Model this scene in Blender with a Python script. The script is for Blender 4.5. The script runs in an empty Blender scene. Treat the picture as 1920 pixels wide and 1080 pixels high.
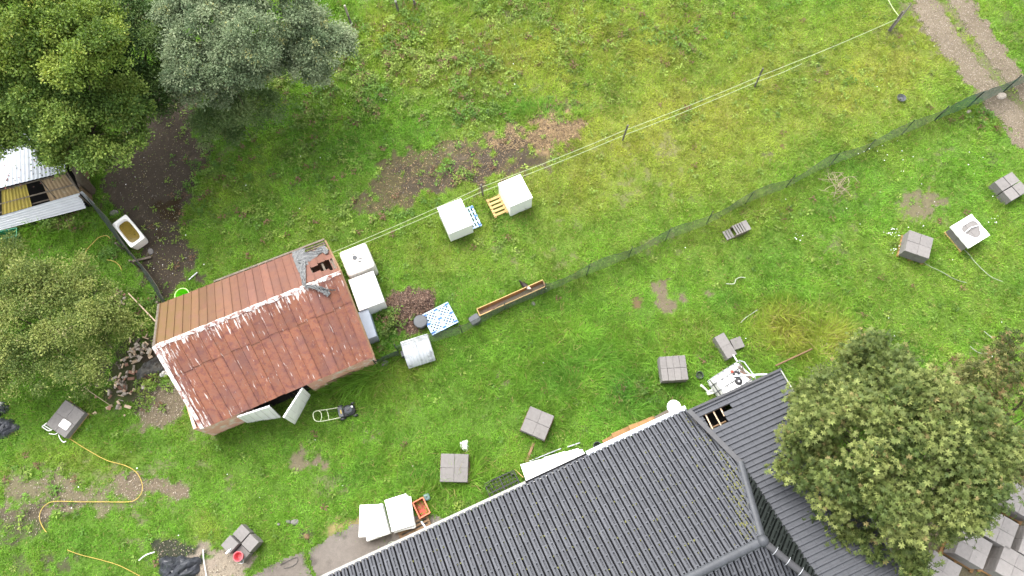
import bpy, bmesh, math, random
import numpy as np
from mathutils import Vector, Matrix

random.seed(7)
RNG = np.random.default_rng(11)
scene = bpy.context.scene
COL = scene.collection
R = math.radians

# ------------------------------------------------------------------ camera
FPX, CAM_H = 1331.0, 28.0                 # focal length in photo pixels, height of the drone (m)
TILT = math.atan(460.0 / FPX)             # the camera looks 19 degrees off straight down
cd = bpy.data.cameras.new("camera")
cd.sensor_width = 36.0
cd.lens = 36.0 * FPX / 1920.0
cd.clip_end = 2000.0
cam = bpy.data.objects.new("camera", cd)
cam.location = (0, 0, CAM_H)
cam.rotation_euler = (TILT, 0, 0)
COL.objects.link(cam)
scene.camera = cam

# ------------------------------------------------------------------ sky, sun, exposure
SUN_EL, SUN_AZ = R(58), R(-35)            # high soft light from the top left of the picture
world = bpy.data.worlds.new("World")
scene.world = world
world.use_nodes = True
wt = world.node_tree
for n in list(wt.nodes):
    wt.nodes.remove(n)
sky = wt.nodes.new("ShaderNodeTexSky")
sky.sky_type = 'NISHITA'
sky.sun_disc = False
sky.sun_elevation = SUN_EL
sky.sun_rotation = SUN_AZ
sky.air_density = 1.0
sky.dust_density = 4.0
sky.ozone_density = 1.0
hs = wt.nodes.new("ShaderNodeHueSaturation")     # a grey overcast sky, not a blue one
hs.inputs['Saturation'].default_value = 0.22
bg = wt.nodes.new("ShaderNodeBackground")
bg.inputs['Strength'].default_value = 0.15
wo = wt.nodes.new("ShaderNodeOutputWorld")
wt.links.new(sky.outputs[0], hs.inputs['Color'])
wt.links.new(hs.outputs[0], bg.inputs['Color'])
wt.links.new(bg.outputs[0], wo.inputs['Surface'])
sl = bpy.data.lights.new("sun", 'SUN')
sl.energy = 0.9
sl.angle = R(50)
sl.color = (1.0, 0.97, 0.92)
sun = bpy.data.objects.new("sun", sl)
sun.rotation_euler = (R(90) - SUN_EL, 0, -SUN_AZ + math.pi)
sun.rotation_euler = Vector((math.sin(SUN_AZ) * math.cos(SUN_EL), math.cos(SUN_AZ) * math.cos(SUN_EL), math.sin(SUN_EL))).to_track_quat('Z', 'Y').to_euler()
COL.objects.link(sun)
vs = scene.view_settings
vs.view_transform = 'Standard'
vs.look = 'None'
vs.gamma = 1.0
vs.use_curve_mapping = False
vs.exposure = 1.80

# ------------------------------------------------------------------ plan helpers
CT, ST = math.cos(TILT), math.sin(TILT)
def P(u, v, z=0.0):
    """point at height z that the survey photograph shows at (u, v)"""
    x = (u - 960.0) / FPX
    y = (540.0 - v) / FPX
    t = (z - CAM_H) / (y * ST - CT)
    return Vector((x * t, (y * CT + ST) * t, z))
def Qn(x, y, z=0.0):
    zz = z - CAM_H
    yc = y * CT + zz * ST
    zc = -(-y * ST + zz * CT)
    return 960.0 + FPX * x / zc, 540.0 - FPX * yc / zc
def yaw(a, b, z=0.0):
    d = P(*b, z) - P(*a, z)
    return math.atan2(d.y, d.x)
def lin(r, g, b):
    f = lambda c: (c / 255.0) / 12.92 if c <= 10 else (((c / 255.0) + 0.055) / 1.055) ** 2.4
    return (f(r), f(g), f(b))

def vnoise(x, y, s, seed):
    g = np.random.default_rng(seed).random((64, 64))
    x = np.asarray(x) / s + 1000.0
    y = np.asarray(y) / s + 1000.0
    xi = np.floor(x).astype(int); yi = np.floor(y).astype(int)
    fx = x - xi; fy = y - yi
    fx = fx * fx * (3 - 2 * fx); fy = fy * fy * (3 - 2 * fy)
    a = g[xi % 64, yi % 64]; b = g[(xi + 1) % 64, yi % 64]
    c = g[xi % 64, (yi + 1) % 64]; d = g[(xi + 1) % 64, (yi + 1) % 64]
    return (a * (1 - fx) + b * fx) * (1 - fy) + (c * (1 - fx) + d * fx) * fy
def fbm(x, y, s, seed, o=3):
    v = 0; w = 0
    for i in range(o):
        v = v + vnoise(x, y, s / 2 ** i, seed + i) * 0.55 ** i; w += 0.55 ** i
    return v / w
def sstep(a, b, x):
    t = np.clip((x - a) / (b - a), 0, 1)
    return t * t * (3 - 2 * t)
def inpoly(px, py, poly):
    px = np.asarray(px); py = np.asarray(py)
    r = np.zeros(px.shape, bool)
    n = len(poly)
    for i in range(n):
        x0, y0 = poly[i][:2]; x1, y1 = poly[(i + 1) % n][:2]
        c = ((y0 > py) != (y1 > py))
        with np.errstate(divide='ignore', invalid='ignore'):
            r ^= c & (px < (x1 - x0) * (py - y0) / (y1 - y0 + 1e-12) + x0)
    return r
def polydist(px, py, poly):
    """signed distance, positive inside"""
    d = np.full(np.shape(px), 1e9)
    n = len(poly)
    for i in range(n):
        x0, y0 = poly[i][:2]; x1, y1 = poly[(i + 1) % n][:2]
        ex, ey = x1 - x0, y1 - y0
        t = np.clip(((px - x0) * ex + (py - y0) * ey) / (ex * ex + ey * ey + 1e-12), 0, 1)
        d = np.minimum(d, np.hypot(px - x0 - t * ex, py - y0 - t * ey))
    return np.where(inpoly(px, py, poly), d, -d)

# ------------------------------------------------------------------ materials
def new_mat(name):
    m = bpy.data.materials.new(name)
    m.use_nodes = True
    t = m.node_tree
    for n in list(t.nodes):
        t.nodes.remove(n)
    o = t.nodes.new("ShaderNodeOutputMaterial")
    return m, t, o
def N(t, kind, **kw):
    n = t.nodes.new(kind)
    for k, v in kw.items():
        if k in n.inputs:
            n.inputs[k].default_value = v
        else:
            setattr(n, k, v)
    return n
def ramp(t, fac, stops):
    r = t.nodes.new("ShaderNodeValToRGB")
    e = r.color_ramp.elements
    e[0].position, e[0].color = stops[0][0], (*stops[0][1], 1)
    e[1].position, e[1].color = stops[-1][0], (*stops[-1][1], 1)
    for p, c in stops[1:-1]:
        q = e.new(p); q.color = (*c, 1)
    t.links.new(fac, r.inputs[0])
    return r.outputs[0]
def mixc(t, fac, a, b, mode='MIX'):
    m = t.nodes.new("ShaderNodeMix")
    m.data_type = 'RGBA'; m.blend_type = mode
    for s, v in ((m.inputs[0], fac), (m.inputs[6], a), (m.inputs[7], b)):
        if hasattr(v, 'is_linked') or isinstance(v, bpy.types.NodeSocket):
            t.links.new(v, s)
        elif isinstance(v, tuple):
            s.default_value = (*v, 1)[:4]
        else:
            s.default_value = v
    return m.outputs[2]
def math_(t, op, a, b=None):
    m = t.nodes.new("ShaderNodeMath"); m.operation = op
    for i, v in enumerate((a, b)):
        if v is None: continue
        if isinstance(v, bpy.types.NodeSocket): t.links.new(v, m.inputs[i])
        else: m.inputs[i].default_value = v
    return m.outputs[0]
def pmat(name, c1, c2=None, scale=6.0, rough=0.75, bump=0.25, detail=6.0, metal=0.0, stain=None, spec=0.3, rnd=0.12, stretch=None, fine=None):
    """procedural surface: two tones blended by noise, optional stains, each object a little lighter or darker"""
    m, t, o = new_mat(name)
    c2 = c2 or tuple(x * 0.72 for x in c1)
    co = N(t, "ShaderNodeTexCoord")
    vec = co.outputs['Object']
    if stretch:
        mp = N(t, "ShaderNodeMapping"); mp.inputs['Scale'].default_value = stretch
        t.links.new(vec, mp.inputs[0]); vec = mp.outputs[0]
    oi = N(t, "ShaderNodeObjectInfo")
    ad = N(t, "ShaderNodeVectorMath", operation='ADD')
    sc = N(t, "ShaderNodeVectorMath", operation='SCALE'); sc.inputs['Scale'].default_value = 37.0
    cmb = N(t, "ShaderNodeCombineXYZ")
    for i in range(3): t.links.new(oi.outputs['Random'], cmb.inputs[i])
    t.links.new(cmb.outputs[0], sc.inputs[0])
    t.links.new(vec, ad.inputs[0]); t.links.new(sc.outputs[0], ad.inputs[1])
    n1 = N(t, "ShaderNodeTexNoise", Scale=scale, Detail=detail, Roughness=0.62)
    t.links.new(ad.outputs[0], n1.inputs['Vector'])
    col = ramp(t, n1.outputs[0], [(0.3, c2), (0.7, c1)])
    if stain:
        n2 = N(t, "ShaderNodeTexNoise", Scale=stain[1], Detail=7.0, Roughness=0.7)
        t.links.new(ad.outputs[0], n2.inputs['Vector'])
        k = ramp(t, n2.outputs[0], [(stain[2], (0, 0, 0)), (min(stain[2] + 0.12, 1.0), (1, 1, 1))])
        col = mixc(t, k, col, stain[0])
    if rnd:
        v = math_(t, 'ADD', math_(t, 'MULTIPLY', oi.outputs['Random'], 2 * rnd), 1.0 - rnd)
        hv = N(t, "ShaderNodeHueSaturation")
        t.links.new(col, hv.inputs['Color']); t.links.new(v, hv.inputs['Value'])
        col = hv.outputs[0]
    b = N(t, "ShaderNodeBsdfPrincipled")
    b.inputs['Roughness'].default_value = rough
    b.inputs['Metallic'].default_value = metal
    b.inputs['Specular IOR Level'].default_value = spec
    t.links.new(col, b.inputs['Base Color'])
    if bump:
        bp = N(t, "ShaderNodeBump", Strength=bump, Distance=0.02)
        n3 = N(t, "ShaderNodeTexNoise", Scale=(fine or scale * 6), Detail=4.0)
        t.links.new(vec, n3.inputs['Vector'])
        t.links.new(n3.outputs[0], bp.inputs['Height'])
        t.links.new(bp.outputs[0], b.inputs['Normal'])
    t.links.new(b.outputs[0], o.inputs[0])
    return m
def leaf_mat(name, trans=0.35, rough=0.5, gloss=0.25):
    """each leaf or blade carries its own colour"""
    m, t, o = new_mat(name)
    a = N(t, "ShaderNodeAttribute", attribute_name="tint")
    b = N(t, "ShaderNodeBsdfPrincipled")
    b.inputs['Roughness'].default_value = rough
    b.inputs['Specular IOR Level'].default_value = gloss
    tr = N(t, "ShaderNodeBsdfTranslucent")
    hv = N(t, "ShaderNodeHueSaturation", Saturation=1.1, Value=1.15)
    t.links.new(a.outputs['Color'], hv.inputs['Color'])
    t.links.new(a.outputs['Color'], b.inputs['Base Color'])
    t.links.new(hv.outputs[0], tr.inputs['Color'])
    mx = N(t, "ShaderNodeMixShader"); mx.inputs[0].default_value = trans
    t.links.new(b.outputs[0], mx.inputs[1]); t.links.new(tr.outputs[0], mx.inputs[2])
    t.links.new(mx.outputs[0], o.inputs[0])
    return m
def tint_mat(name, rough=0.9, spec=0.2):
    m, t, o = new_mat(name)
    a = N(t, "ShaderNodeAttribute", attribute_name="tint")
    b = N(t, "ShaderNodeBsdfPrincipled"); b.inputs['Roughness'].default_value = rough
    b.inputs['Specular IOR Level'].default_value = spec
    t.links.new(a.outputs['Color'], b.inputs['Base Color'])
    t.links.new(b.outputs[0], o.inputs[0])
    return m
def net_mat(name, colr, cover, cell):
    """woven netting: thread grid with open meshes, some threads matted together"""
    m, t, o = new_mat(name)
    uv = N(t, "ShaderNodeUVMap")
    sx = N(t, "ShaderNodeSeparateXYZ"); t.links.new(uv.outputs[0], sx.inputs[0])
    mk = None
    for i in (0, 1):
        fr = math_(t, 'FRACT', math_(t, 'MULTIPLY', sx.outputs[i], 1.0 / cell))
        lt = math_(t, 'LESS_THAN', fr, cover)
        mk = lt if mk is None else math_(t, 'MAXIMUM', mk, lt)
    nz = N(t, "ShaderNodeTexNoise", Scale=2.5, Detail=5.0); t.links.new(uv.outputs[0], nz.inputs['Vector'])
    mat_ = math_(t, 'GREATER_THAN', nz.outputs[0], 0.70)
    mk = math_(t, 'MAXIMUM', mk, mat_)
    b = N(t, "ShaderNodeBsdfPrincipled", Roughness=0.7)
    b.inputs['Base Color'].default_value = (*colr, 1)
    tr = N(t, "ShaderNodeBsdfTransparent")
    mx = N(t, "ShaderNodeMixShader")
    t.links.new(mk, mx.inputs[0]); t.links.new(tr.outputs[0], mx.inputs[1]); t.links.new(b.outputs[0], mx.inputs[2])
    t.links.new(mx.outputs[0], o.inputs[0])
    return m

M = {}
M['white'] = pmat('white_plastic', (0.86, 0.86, 0.85), (0.80, 0.80, 0.78), 3, 0.5, 0.05, rnd=0.03)
M['whitesheet'] = pmat('white_sheet_metal', (0.50, 0.52, 0.54), (0.38, 0.40, 0.42), 2.2, 0.5, 0.1, rnd=0.05, stain=((0.22, 0.23, 0.23), 3, 0.54))
M['offwhite'] = pmat('weathered_white_paint', (0.74, 0.74, 0.72), (0.58, 0.57, 0.54), 4, 0.6, 0.15, rnd=0.04, stain=((0.35, 0.32, 0.28), 7, 0.66))
M['tankwhite'] = pmat('dull_white_tank', (0.68, 0.66, 0.61), (0.56, 0.53, 0.48), 4, 0.5, 0.1, stain=((0.28, 0.24, 0.20), 6, 0.62))
M['concrete'] = pmat('concrete_slab', (0.190, 0.178, 0.170), (0.158, 0.148, 0.140), 9, 0.9, 0.2, rnd=0.07, stain=((0.128, 0.12, 0.112), 4, 0.6), fine=120)
M['paleslab'] = pmat('pale_concrete_slab', (0.27, 0.25, 0.237), (0.225, 0.21, 0.198), 9, 0.9, 0.2, rnd=0.09, stain=((0.17, 0.155, 0.145), 4, 0.6), fine=120)
M['path'] = pmat('worn_concrete', (0.27, 0.24, 0.215), (0.19, 0.165, 0.145), 1.3, 0.92, 0.35, stain=((0.13, 0.11, 0.095), 2.2, 0.56), rnd=0, fine=60)
M['pine'] = pmat('new_pine', (0.50, 0.35, 0.15), (0.40, 0.26, 0.10), 5, 0.75, 0.2, stretch=(1, 8, 8))
M['orangewood'] = pmat('orange_timber', (0.32, 0.185, 0.075), (0.23, 0.125, 0.048), 6, 0.7, 0.2, rnd=0.2)
M['wood'] = pmat('brown_timber', (0.20, 0.125, 0.07), (0.13, 0.08, 0.042), 6, 0.8, 0.3, rnd=0.2)
M['oldwood'] = pmat('grey_weathered_wood', (0.18, 0.15, 0.118), (0.10, 0.082, 0.064), 7, 0.9, 0.4, rnd=0.2)
M['troughwood'] = pmat('trough_bottom_wood', (0.14, 0.092, 0.066), (0.10, 0.066, 0.048), 6, 0.8, 0.2)
M['blue'] = pmat('blue_plastic', (0.03, 0.12, 0.42), (0.02, 0.09, 0.33), 6, 0.45, 0.05)
M['paleblue'] = pmat('pale_blue_plastic', (0.40, 0.53, 0.68), (0.34, 0.47, 0.62), 6, 0.45, 0.05)
M['black'] = pmat('black_plastic', (0.018, 0.018, 0.02), (0.03, 0.03, 0.033), 6, 0.4, 0.1)
M['darkgrey'] = pmat('dark_grey_plastic', (0.075, 0.08, 0.09), (0.055, 0.06, 0.067), 6, 0.55, 0.1)
M['midgrey'] = pmat('mid_grey_plastic', (0.095, 0.10, 0.107), (0.075, 0.08, 0.086), 6, 0.6, 0.1)
M['boxgrey'] = pmat('pale_grey_box', (0.29, 0.335, 0.39), (0.25, 0.29, 0.34), 3, 0.5, 0.05)
M['steel'] = pmat('galvanised_steel', (0.42, 0.44, 0.46), (0.30, 0.31, 0.33), 8, 0.45, 0.1, metal=0.4)
M['red'] = pmat('red_plastic', (0.38, 0.07, 0.04), (0.32, 0.055, 0.035), 5, 0.5, 0.05)
M['pink'] = pmat('faded_red_bucket', (0.62, 0.12, 0.13), (0.5, 0.08, 0.1), 5, 0.5, 0.05)
M['lime'] = pmat('lime_green_rubber', (0.19, 0.62, 0.02), (0.15, 0.5, 0.015), 4, 0.5, 0.05)
M['limerim'] = pmat('pale_lime_rim', (0.62, 0.85, 0.38), None, 4, 0.5, 0.05)
M['green'] = pmat('green_plastic', (0.015, 0.20, 0.10), (0.012, 0.15, 0.08), 4, 0.45, 0.05)
M['teal'] = pmat('grey_green_metal', (0.16, 0.24, 0.24), (0.11, 0.17, 0.17), 6, 0.6, 0.1)
M['yellow'] = pmat('yellow_hose_rubber', (0.44, 0.32, 0.07), (0.36, 0.26, 0.055), 3, 0.5, 0.05)
M['rope'] = pmat('white_fence_tape', (0.42, 0.48, 0.27), (0.35, 0.40, 0.23), 3, 0.7, 0.0)
M['cord'] = pmat('white_cord', (0.34, 0.36, 0.28), (0.24, 0.27, 0.19), 3, 0.8, 0.0)
M['postwood'] = pmat('grey_fence_post', (0.16, 0.145, 0.125), (0.105, 0.095, 0.085), 9, 0.9, 0.4)
M['postgreen'] = pmat('dark_green_post', (0.035, 0.05, 0.045), None, 9, 0.5, 0.1)
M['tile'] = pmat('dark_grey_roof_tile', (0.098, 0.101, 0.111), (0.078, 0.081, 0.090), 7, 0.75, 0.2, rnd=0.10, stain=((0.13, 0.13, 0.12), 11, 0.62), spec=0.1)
M['wetshadetile'] = pmat('algae_and_shade_roof_tile', (0.015, 0.020, 0.017), (0.009, 0.012, 0.011), 7, 0.6, 0.25, rnd=0.15)  # darker copy of the roof tile: wetness and shade both in the colour
M['ridge'] = pmat('grey_ridge_tile', (0.062, 0.066, 0.074), (0.048, 0.051, 0.057), 6, 0.5, 0.15, rnd=0.06, spec=0.35)
M['lead'] = pmat('grey_flashing', (0.068, 0.068, 0.072), (0.05, 0.05, 0.054), 5, 0.5, 0.1)
M['gutterw'] = pmat('white_gutter', (0.66, 0.70, 0.76), (0.55, 0.58, 0.62), 4, 0.45, 0.05)
M['gutterg'] = pmat('dirty_gutter', (0.40, 0.39, 0.36), (0.26, 0.25, 0.22), 7, 0.6, 0.2, stain=((0.12, 0.11, 0.09), 9, 0.58))
M['render'] = pmat('house_render', (0.42, 0.38, 0.33), (0.34, 0.31, 0.27), 3, 0.9, 0.2)
M['grooveshade'] = pmat('groove_shade_black', (0.020, 0.020, 0.022), None, 6, 0.95, 0.1, spec=0.05)  # near-black colour stands in for deep shade in the tile grooves
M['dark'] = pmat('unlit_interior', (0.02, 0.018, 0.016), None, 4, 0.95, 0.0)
M['shedwall'] = pmat('flaking_red_wall', (0.66, 0.39, 0.30), (0.58, 0.30, 0.21), 2.2, 0.85, 0.3, stain=((0.66, 0.57, 0.49), 2.6, 0.50), rnd=0.05)
M['barge'] = pmat('flaking_white_board', (0.70, 0.68, 0.66), (0.60, 0.57, 0.54), 4, 0.7, 0.2, stain=((0.22, 0.095, 0.07), 5, 0.47))
M['yellowsheet'] = pmat('mossy_yellow_sheet', (0.27, 0.22, 0.035), (0.20, 0.155, 0.03), 3, 0.7, 0.2, stain=((0.33, 0.24, 0.11), 5, 0.58))
M['brownsheet'] = pmat('brown_corrugated_sheet', (0.30, 0.22, 0.13), (0.21, 0.15, 0.085), 4, 0.8, 0.2, stain=((0.33, 0.28, 0.20), 5, 0.58))
M['coopsheet'] = pmat('pale_corrugated_roof', (0.52, 0.55, 0.59), (0.42, 0.45, 0.49), 5, 0.55, 0.1, stain=((0.22, 0.21, 0.2), 9, 0.68))
M['bathwater'] = pmat('murky_bath_water', (0.19, 0.135, 0.025), (0.12, 0.085, 0.016), 5, 0.12, 0.02, stain=((0.045, 0.035, 0.01), 7, 0.56), spec=0.5)
M['enamel'] = pmat('white_enamel', (0.80, 0.79, 0.75), (0.74, 0.72, 0.68), 3, 0.3, 0.0)
M['netgrey'] = pmat('torn_grey_netting', (0.19, 0.19, 0.185), (0.10, 0.105, 0.11), 12, 0.9, 0.6, rnd=0)
M['bark'] = pmat('tree_bark', (0.12, 0.095, 0.07), (0.07, 0.055, 0.04), 9, 0.95, 0.6)
M['twig'] = pmat('dry_twigs', (0.34, 0.28, 0.19), (0.25, 0.20, 0.13), 9, 0.9, 0.3, rnd=0.25)
M['stone'] = pmat('pale_stone', (0.42, 0.37, 0.31), (0.30, 0.26, 0.215), 8, 0.9, 0.4, rnd=0.3)
M['brick'] = pmat('broken_brick', (0.30, 0.17, 0.12), (0.21, 0.12, 0.085), 8, 0.9, 0.4, rnd=0.3)
M['chip'] = pmat('split_wood', (0.60, 0.47, 0.34), (0.42, 0.31, 0.21), 8, 0.85, 0.3, rnd=0.25)
M['bag'] = pmat('black_plastic_sheet', (0.022, 0.024, 0.03), (0.04, 0.043, 0.05), 6, 0.3, 0.3, rnd=0)
M['tarp'] = pmat('dark_grey_tarp', (0.055, 0.055, 0.055), (0.10, 0.095, 0.08), 3, 0.7, 0.3, rnd=0)
M['grass'] = leaf_mat('grass_blade', 0.38, 0.5, 0.25)
M['leaf'] = leaf_mat('tree_leaf', 0.30, 0.55, 0.2)
M['litter'] = tint_mat('litter')
M['netgreen'] = net_mat('green_fence_netting', (0.155, 0.175, 0.145), 0.27, 0.035)
M['netdense'] = net_mat('dense_windbreak_netting', (0.045, 0.125, 0.095), 0.42, 0.03)
M['netdark'] = net_mat('dark_matted_netting', (0.030, 0.040, 0.034), 0.55, 0.03)

# rusty shed roof: oxide red sheets with flaking white paint along the ridge and in streaks down the slope
def shed_roof_mat(name, mossy):
    m, t, o = new_mat(name)
    uv = N(t, "ShaderNodeUVMap")
    sx = N(t, "ShaderNodeSeparateXYZ"); t.links.new(uv.outputs[0], sx.inputs[0])
    oi = N(t, "ShaderNodeObjectInfo")
    n1 = N(t, "ShaderNodeTexNoise", Scale=4.5, Detail=9.0, Roughness=0.72); t.links.new(uv.outputs[0], n1.inputs['Vector'])
    base = ramp(t, n1.outputs[0], [(0.28, (0.095, 0.042, 0.036)), (0.42, (0.155, 0.062, 0.048)), (0.52, (0.220, 0.088, 0.050)), (0.60, (0.190, 0.090, 0.062)), (0.75, (0.155, 0.090, 0.074))])
    n2 = N(t, "ShaderNodeTexNoise", Scale=0.9, Detail=4.0); t.links.new(uv.outputs[0], n2.inputs['Vector'])
    base = mixc(t, ramp(t, n2.outputs[0], [(0.45, (0, 0, 0)), (0.65, (0.6, 0.6, 0.6))]), base, (0.135, 0.068, 0.062))
    if mossy:
        base = mixc(t, 0.6, base, (0.135, 0.072, 0.054))
        # ochre algae film on the left-hand sheets
        k = N(t, "ShaderNodeMapRange"); k.inputs[1].default_value = 3.6; k.inputs[2].default_value = 0.3
        t.links.new(sx.outputs[0], k.inputs[0])
        n4 = N(t, "ShaderNodeTexNoise", Scale=3.0, Detail=5.0); t.links.new(uv.outputs[0], n4.inputs['Vector'])
        kk = math_(t, 'MULTIPLY', k.outputs[0], ramp(t, n4.outputs[0], [(0.25, (0.35, 0.35, 0.35)), (0.6, (1, 1, 1))]))
        base = mixc(t, kk, base, (0.128, 0.080, 0.030))
    mp = N(t, "ShaderNodeMapping"); mp.inputs['Scale'].default_value = (8.5, 0.9, 1)
    t.links.new(uv.outputs[0], mp.inputs[0])
    n3 = N(t, "ShaderNodeTexNoise", Scale=1.5, Detail=9.0, Roughness=0.70); t.links.new(mp.outputs[0], n3.inputs['Vector'])
    rd = N(t, "ShaderNodeMapRange"); rd.inputs[1].default_value = 0.0; rd.inputs[2].default_value = (0.16 if mossy else 0.75)
    rd.inputs[3].default_value = (0.16 if mossy else 0.17); rd.inputs[4].default_value = (-0.35 if mossy else 0.0)
    t.links.new(sx.outputs[1], rd.inputs[0])
    el = N(t, "ShaderNodeMapRange"); el.inputs[1].default_value = 0.0; el.inputs[2].default_value = 0.55
    el.inputs[3].default_value = 0.0 if mossy else 0.12; el.inputs[4].default_value = 0.0
    t.links.new(sx.outputs[0], el.inputs[0])
    n5 = N(t, "ShaderNodeTexNoise", Scale=1.6, Detail=5.0, Roughness=0.65); t.links.new(uv.outputs[0], n5.inputs['Vector'])
    rdn = math_(t, 'MULTIPLY', rd.outputs[0], ramp(t, n5.outputs[0], [(0.36, (0.05, 0.05, 0.05)), (0.62, (1.25, 1.25, 1.25))]))
    pk = math_(t, 'ADD', math_(t, 'ADD', n3.outputs[0], rdn if not mossy else rd.outputs[0]), el.outputs[0])
    paint = ramp(t, pk, [(0.618 if not mossy else 0.645, (0, 0, 0)), (0.652 if not mossy else 0.675, (1, 1, 1))])
    col = mixc(t, paint, base, (0.56, 0.52, 0.49))
    hv = N(t, "ShaderNodeHueSaturation")
    v = math_(t, 'ADD', math_(t, 'MULTIPLY', oi.outputs['Random'], 0.26), 0.87)
    t.links.new(col, hv.inputs['Color']); t.links.new(v, hv.inputs['Value'])
    b = N(t, "ShaderNodeBsdfPrincipled", Roughness=0.75)
    b.inputs['Specular IOR Level'].default_value = 0.25
    t.links.new(hv.outputs[0], b.inputs['Base Color'])
    bp = N(t, "ShaderNodeBump", Strength=0.3, Distance=0.01); t.links.new(n1.outputs[0], bp.inputs['Height'])
    t.links.new(bp.outputs[0], b.inputs['Normal'])
    t.links.new(b.outputs[0], o.inputs[0])
    return m
M['rust'] = shed_roof_mat('rusty_painted_sheet', False)
M['rustmoss'] = shed_roof_mat('rusty_mossy_sheet', True)

# ------------------------------------------------------------------ mesh helpers
class MB:
    """collects faces for ONE mesh"""
    def __init__(s):
        s.v = []; s.f = []; s.uv = None
    def add(s, vs, fs):
        b = len(s.v)
        s.v += [tuple(x) for x in vs]
        s.f += [tuple(i + b for i in f) for f in fs]
        return s
    def box(s, c, d, m=None, taper=0.0):
        hx, hy, hz = d[0] / 2, d[1] / 2, d[2] / 2
        k = 1 - taper
        vs = [Vector((x * hx * (k if z < 0 else 1), y * hy * (k if z < 0 else 1), z * hz)) for z in (-1, 1) for y in (-1, 1) for x in (-1, 1)]
        if m is not None: vs = [m @ v for v in vs]
        c = Vector(c)
        return s.add([v + c for v in vs], [(0, 2, 3, 1), (4, 5, 7, 6), (0, 1, 5, 4), (2, 6, 7, 3), (0, 4, 6, 2), (1, 3, 7, 5)])
    def slab(s, c, d, bev=0.01, m=None):
        """box with bevelled top edges"""
        hx, hy, z0, z1 = d[0] / 2, d[1] / 2, -d[2] / 2, d[2] / 2
        rings = [(hx, hy, z0), (hx, hy, z1 - bev), (hx - bev, hy - bev, z1)]
        vs = []
        for a, b, z in rings:
            vs += [Vector((-a, -b, z)), Vector((a, -b, z)), Vector((a, b, z)), Vector((-a, b, z))]
        if m is not None: vs = [m @ v for v in vs]
        c = Vector(c)
        fs = [(3, 2, 1, 0), (8, 9, 10, 11)]
        for r in (0, 4):
            for i in range(4):
                j = (i + 1) % 4
                fs.append((r + i, r + j, r + 4 + j, r + 4 + i))
        return s.add([v + c for v in vs], fs)
    def cyl(s, c, r, h, n=20, r2=None, cap=True, axis=None):
        r2 = r if r2 is None else r2
        q = Vector((0, 0, 1)).rotation_difference(Vector(axis).normalized()) if axis else None
        vs = []
        for k, (rr, z) in enumerate(((r, 0), (r2, h))):
            for i in range(n):
                a = 2 * math.pi * i / n
                vs.append(Vector((rr * math.cos(a), rr * math.sin(a), z)))
        if q: vs = [q @ v for v in vs]
        c = Vector(c)
        fs = [(i, (i + 1) % n, n + (i + 1) % n, n + i) for i in range(n)]
        if cap: fs += [tuple(range(n))[::-1], tuple(range(n, 2 * n))]
        return s.add([v + c for v in vs], fs)
    def lathe(s, prof, n=24, c=(0, 0, 0), sx=1, sy=1):
        vs = []; c = Vector(c)
        for r, z in prof:
            for i in range(n):
                a = 2 * math.pi * i / n
                vs.append(c + Vector((sx * r * math.cos(a), sy * r * math.sin(a), z)))
        fs = []
        for k in range(len(prof) - 1):
            for i in range(n):
                j = (i + 1) % n
                fs.append((k * n + i, k * n + j, (k + 1) * n + j, (k + 1) * n + i))
        return s.add(vs, fs)
    def tube(s, pts, r, n=6, r2=None, cap=True):
        pts = [Vector(p) for p in pts]
        m = len(pts); vs = []; prev = None
        for k, p in enumerate(pts):
            d = (pts[min(k + 1, m - 1)] - pts[max(k - 1, 0)])
            d = d.normalized() if d.length > 1e-9 else Vector((0, 0, 1))
            up = prev if prev is not None else (Vector((0, 0, 1)) if abs(d.z) < 0.95 else Vector((1, 0, 0)))
            a = d.cross(up)
            a = a.normalized() if a.length > 1e-6 else d.orthogonal().normalized()
            b = a.cross(d).normalized(); prev = b
            rr = r if r2 is None else r + (r2 - r) * k / max(m - 1, 1)
            for i in range(n):
                t = 2 * math.pi * i / n
                vs.append(p + a * rr * math.cos(t) + b * rr * math.sin(t))
        fs = []
        for k in range(m - 1):
            for i in range(n):
                j = (i + 1) % n
                fs.append((k * n + i, k * n + j, (k + 1) * n + j, (k + 1) * n + i))
        if cap: fs += [tuple(range(n))[::-1], tuple(range((m - 1) * n, m * n))]
        return s.add(vs, fs)
    def prism(s, poly, z0, z1):
        n = len(poly)
        vs = [(p[0], p[1], z0) for p in poly] + [(p[0], p[1], z1) for p in poly]
        return s.add(vs, [tuple(range(n))[::-1], tuple(range(n, 2 * n))] + [(i, (i + 1) % n, n + (i + 1) % n, n + i) for i in range(n)])
    def plate(s, quad, th):
        """a flat board between four points, with thickness"""
        q = [Vector(p) for p in quad]
        nrm = (q[1] - q[0]).cross(q[3] - q[0]).normalized() * th
        return s.add(q + [p - nrm for p in q], [(0, 1, 2, 3), (7, 6, 5, 4)] + [(i, 4 + i, 4 + (i + 1) % 4, (i + 1) % 4) for i in range(4)])
    def mesh(s, name, smooth=False):
        me = bpy.data.meshes.new(name)
        me.from_pydata(s.v, [], s.f)
        me.update()
        bm = bmesh.new(); bm.from_mesh(me)
        bmesh.ops.recalc_face_normals(bm, faces=bm.faces)
        bm.to_mesh(me); bm.free()
        if smooth:
            me.polygons.foreach_set('use_smooth', [True] * len(me.polygons))
            me.set_sharp_from_angle(angle=R(40))
        return me
    def build(s, name, mat, parent=None, smooth=False, loc=None, rz=0.0):
        return link(name, s.mesh(name, smooth), mat, parent, loc, rz)
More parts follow.
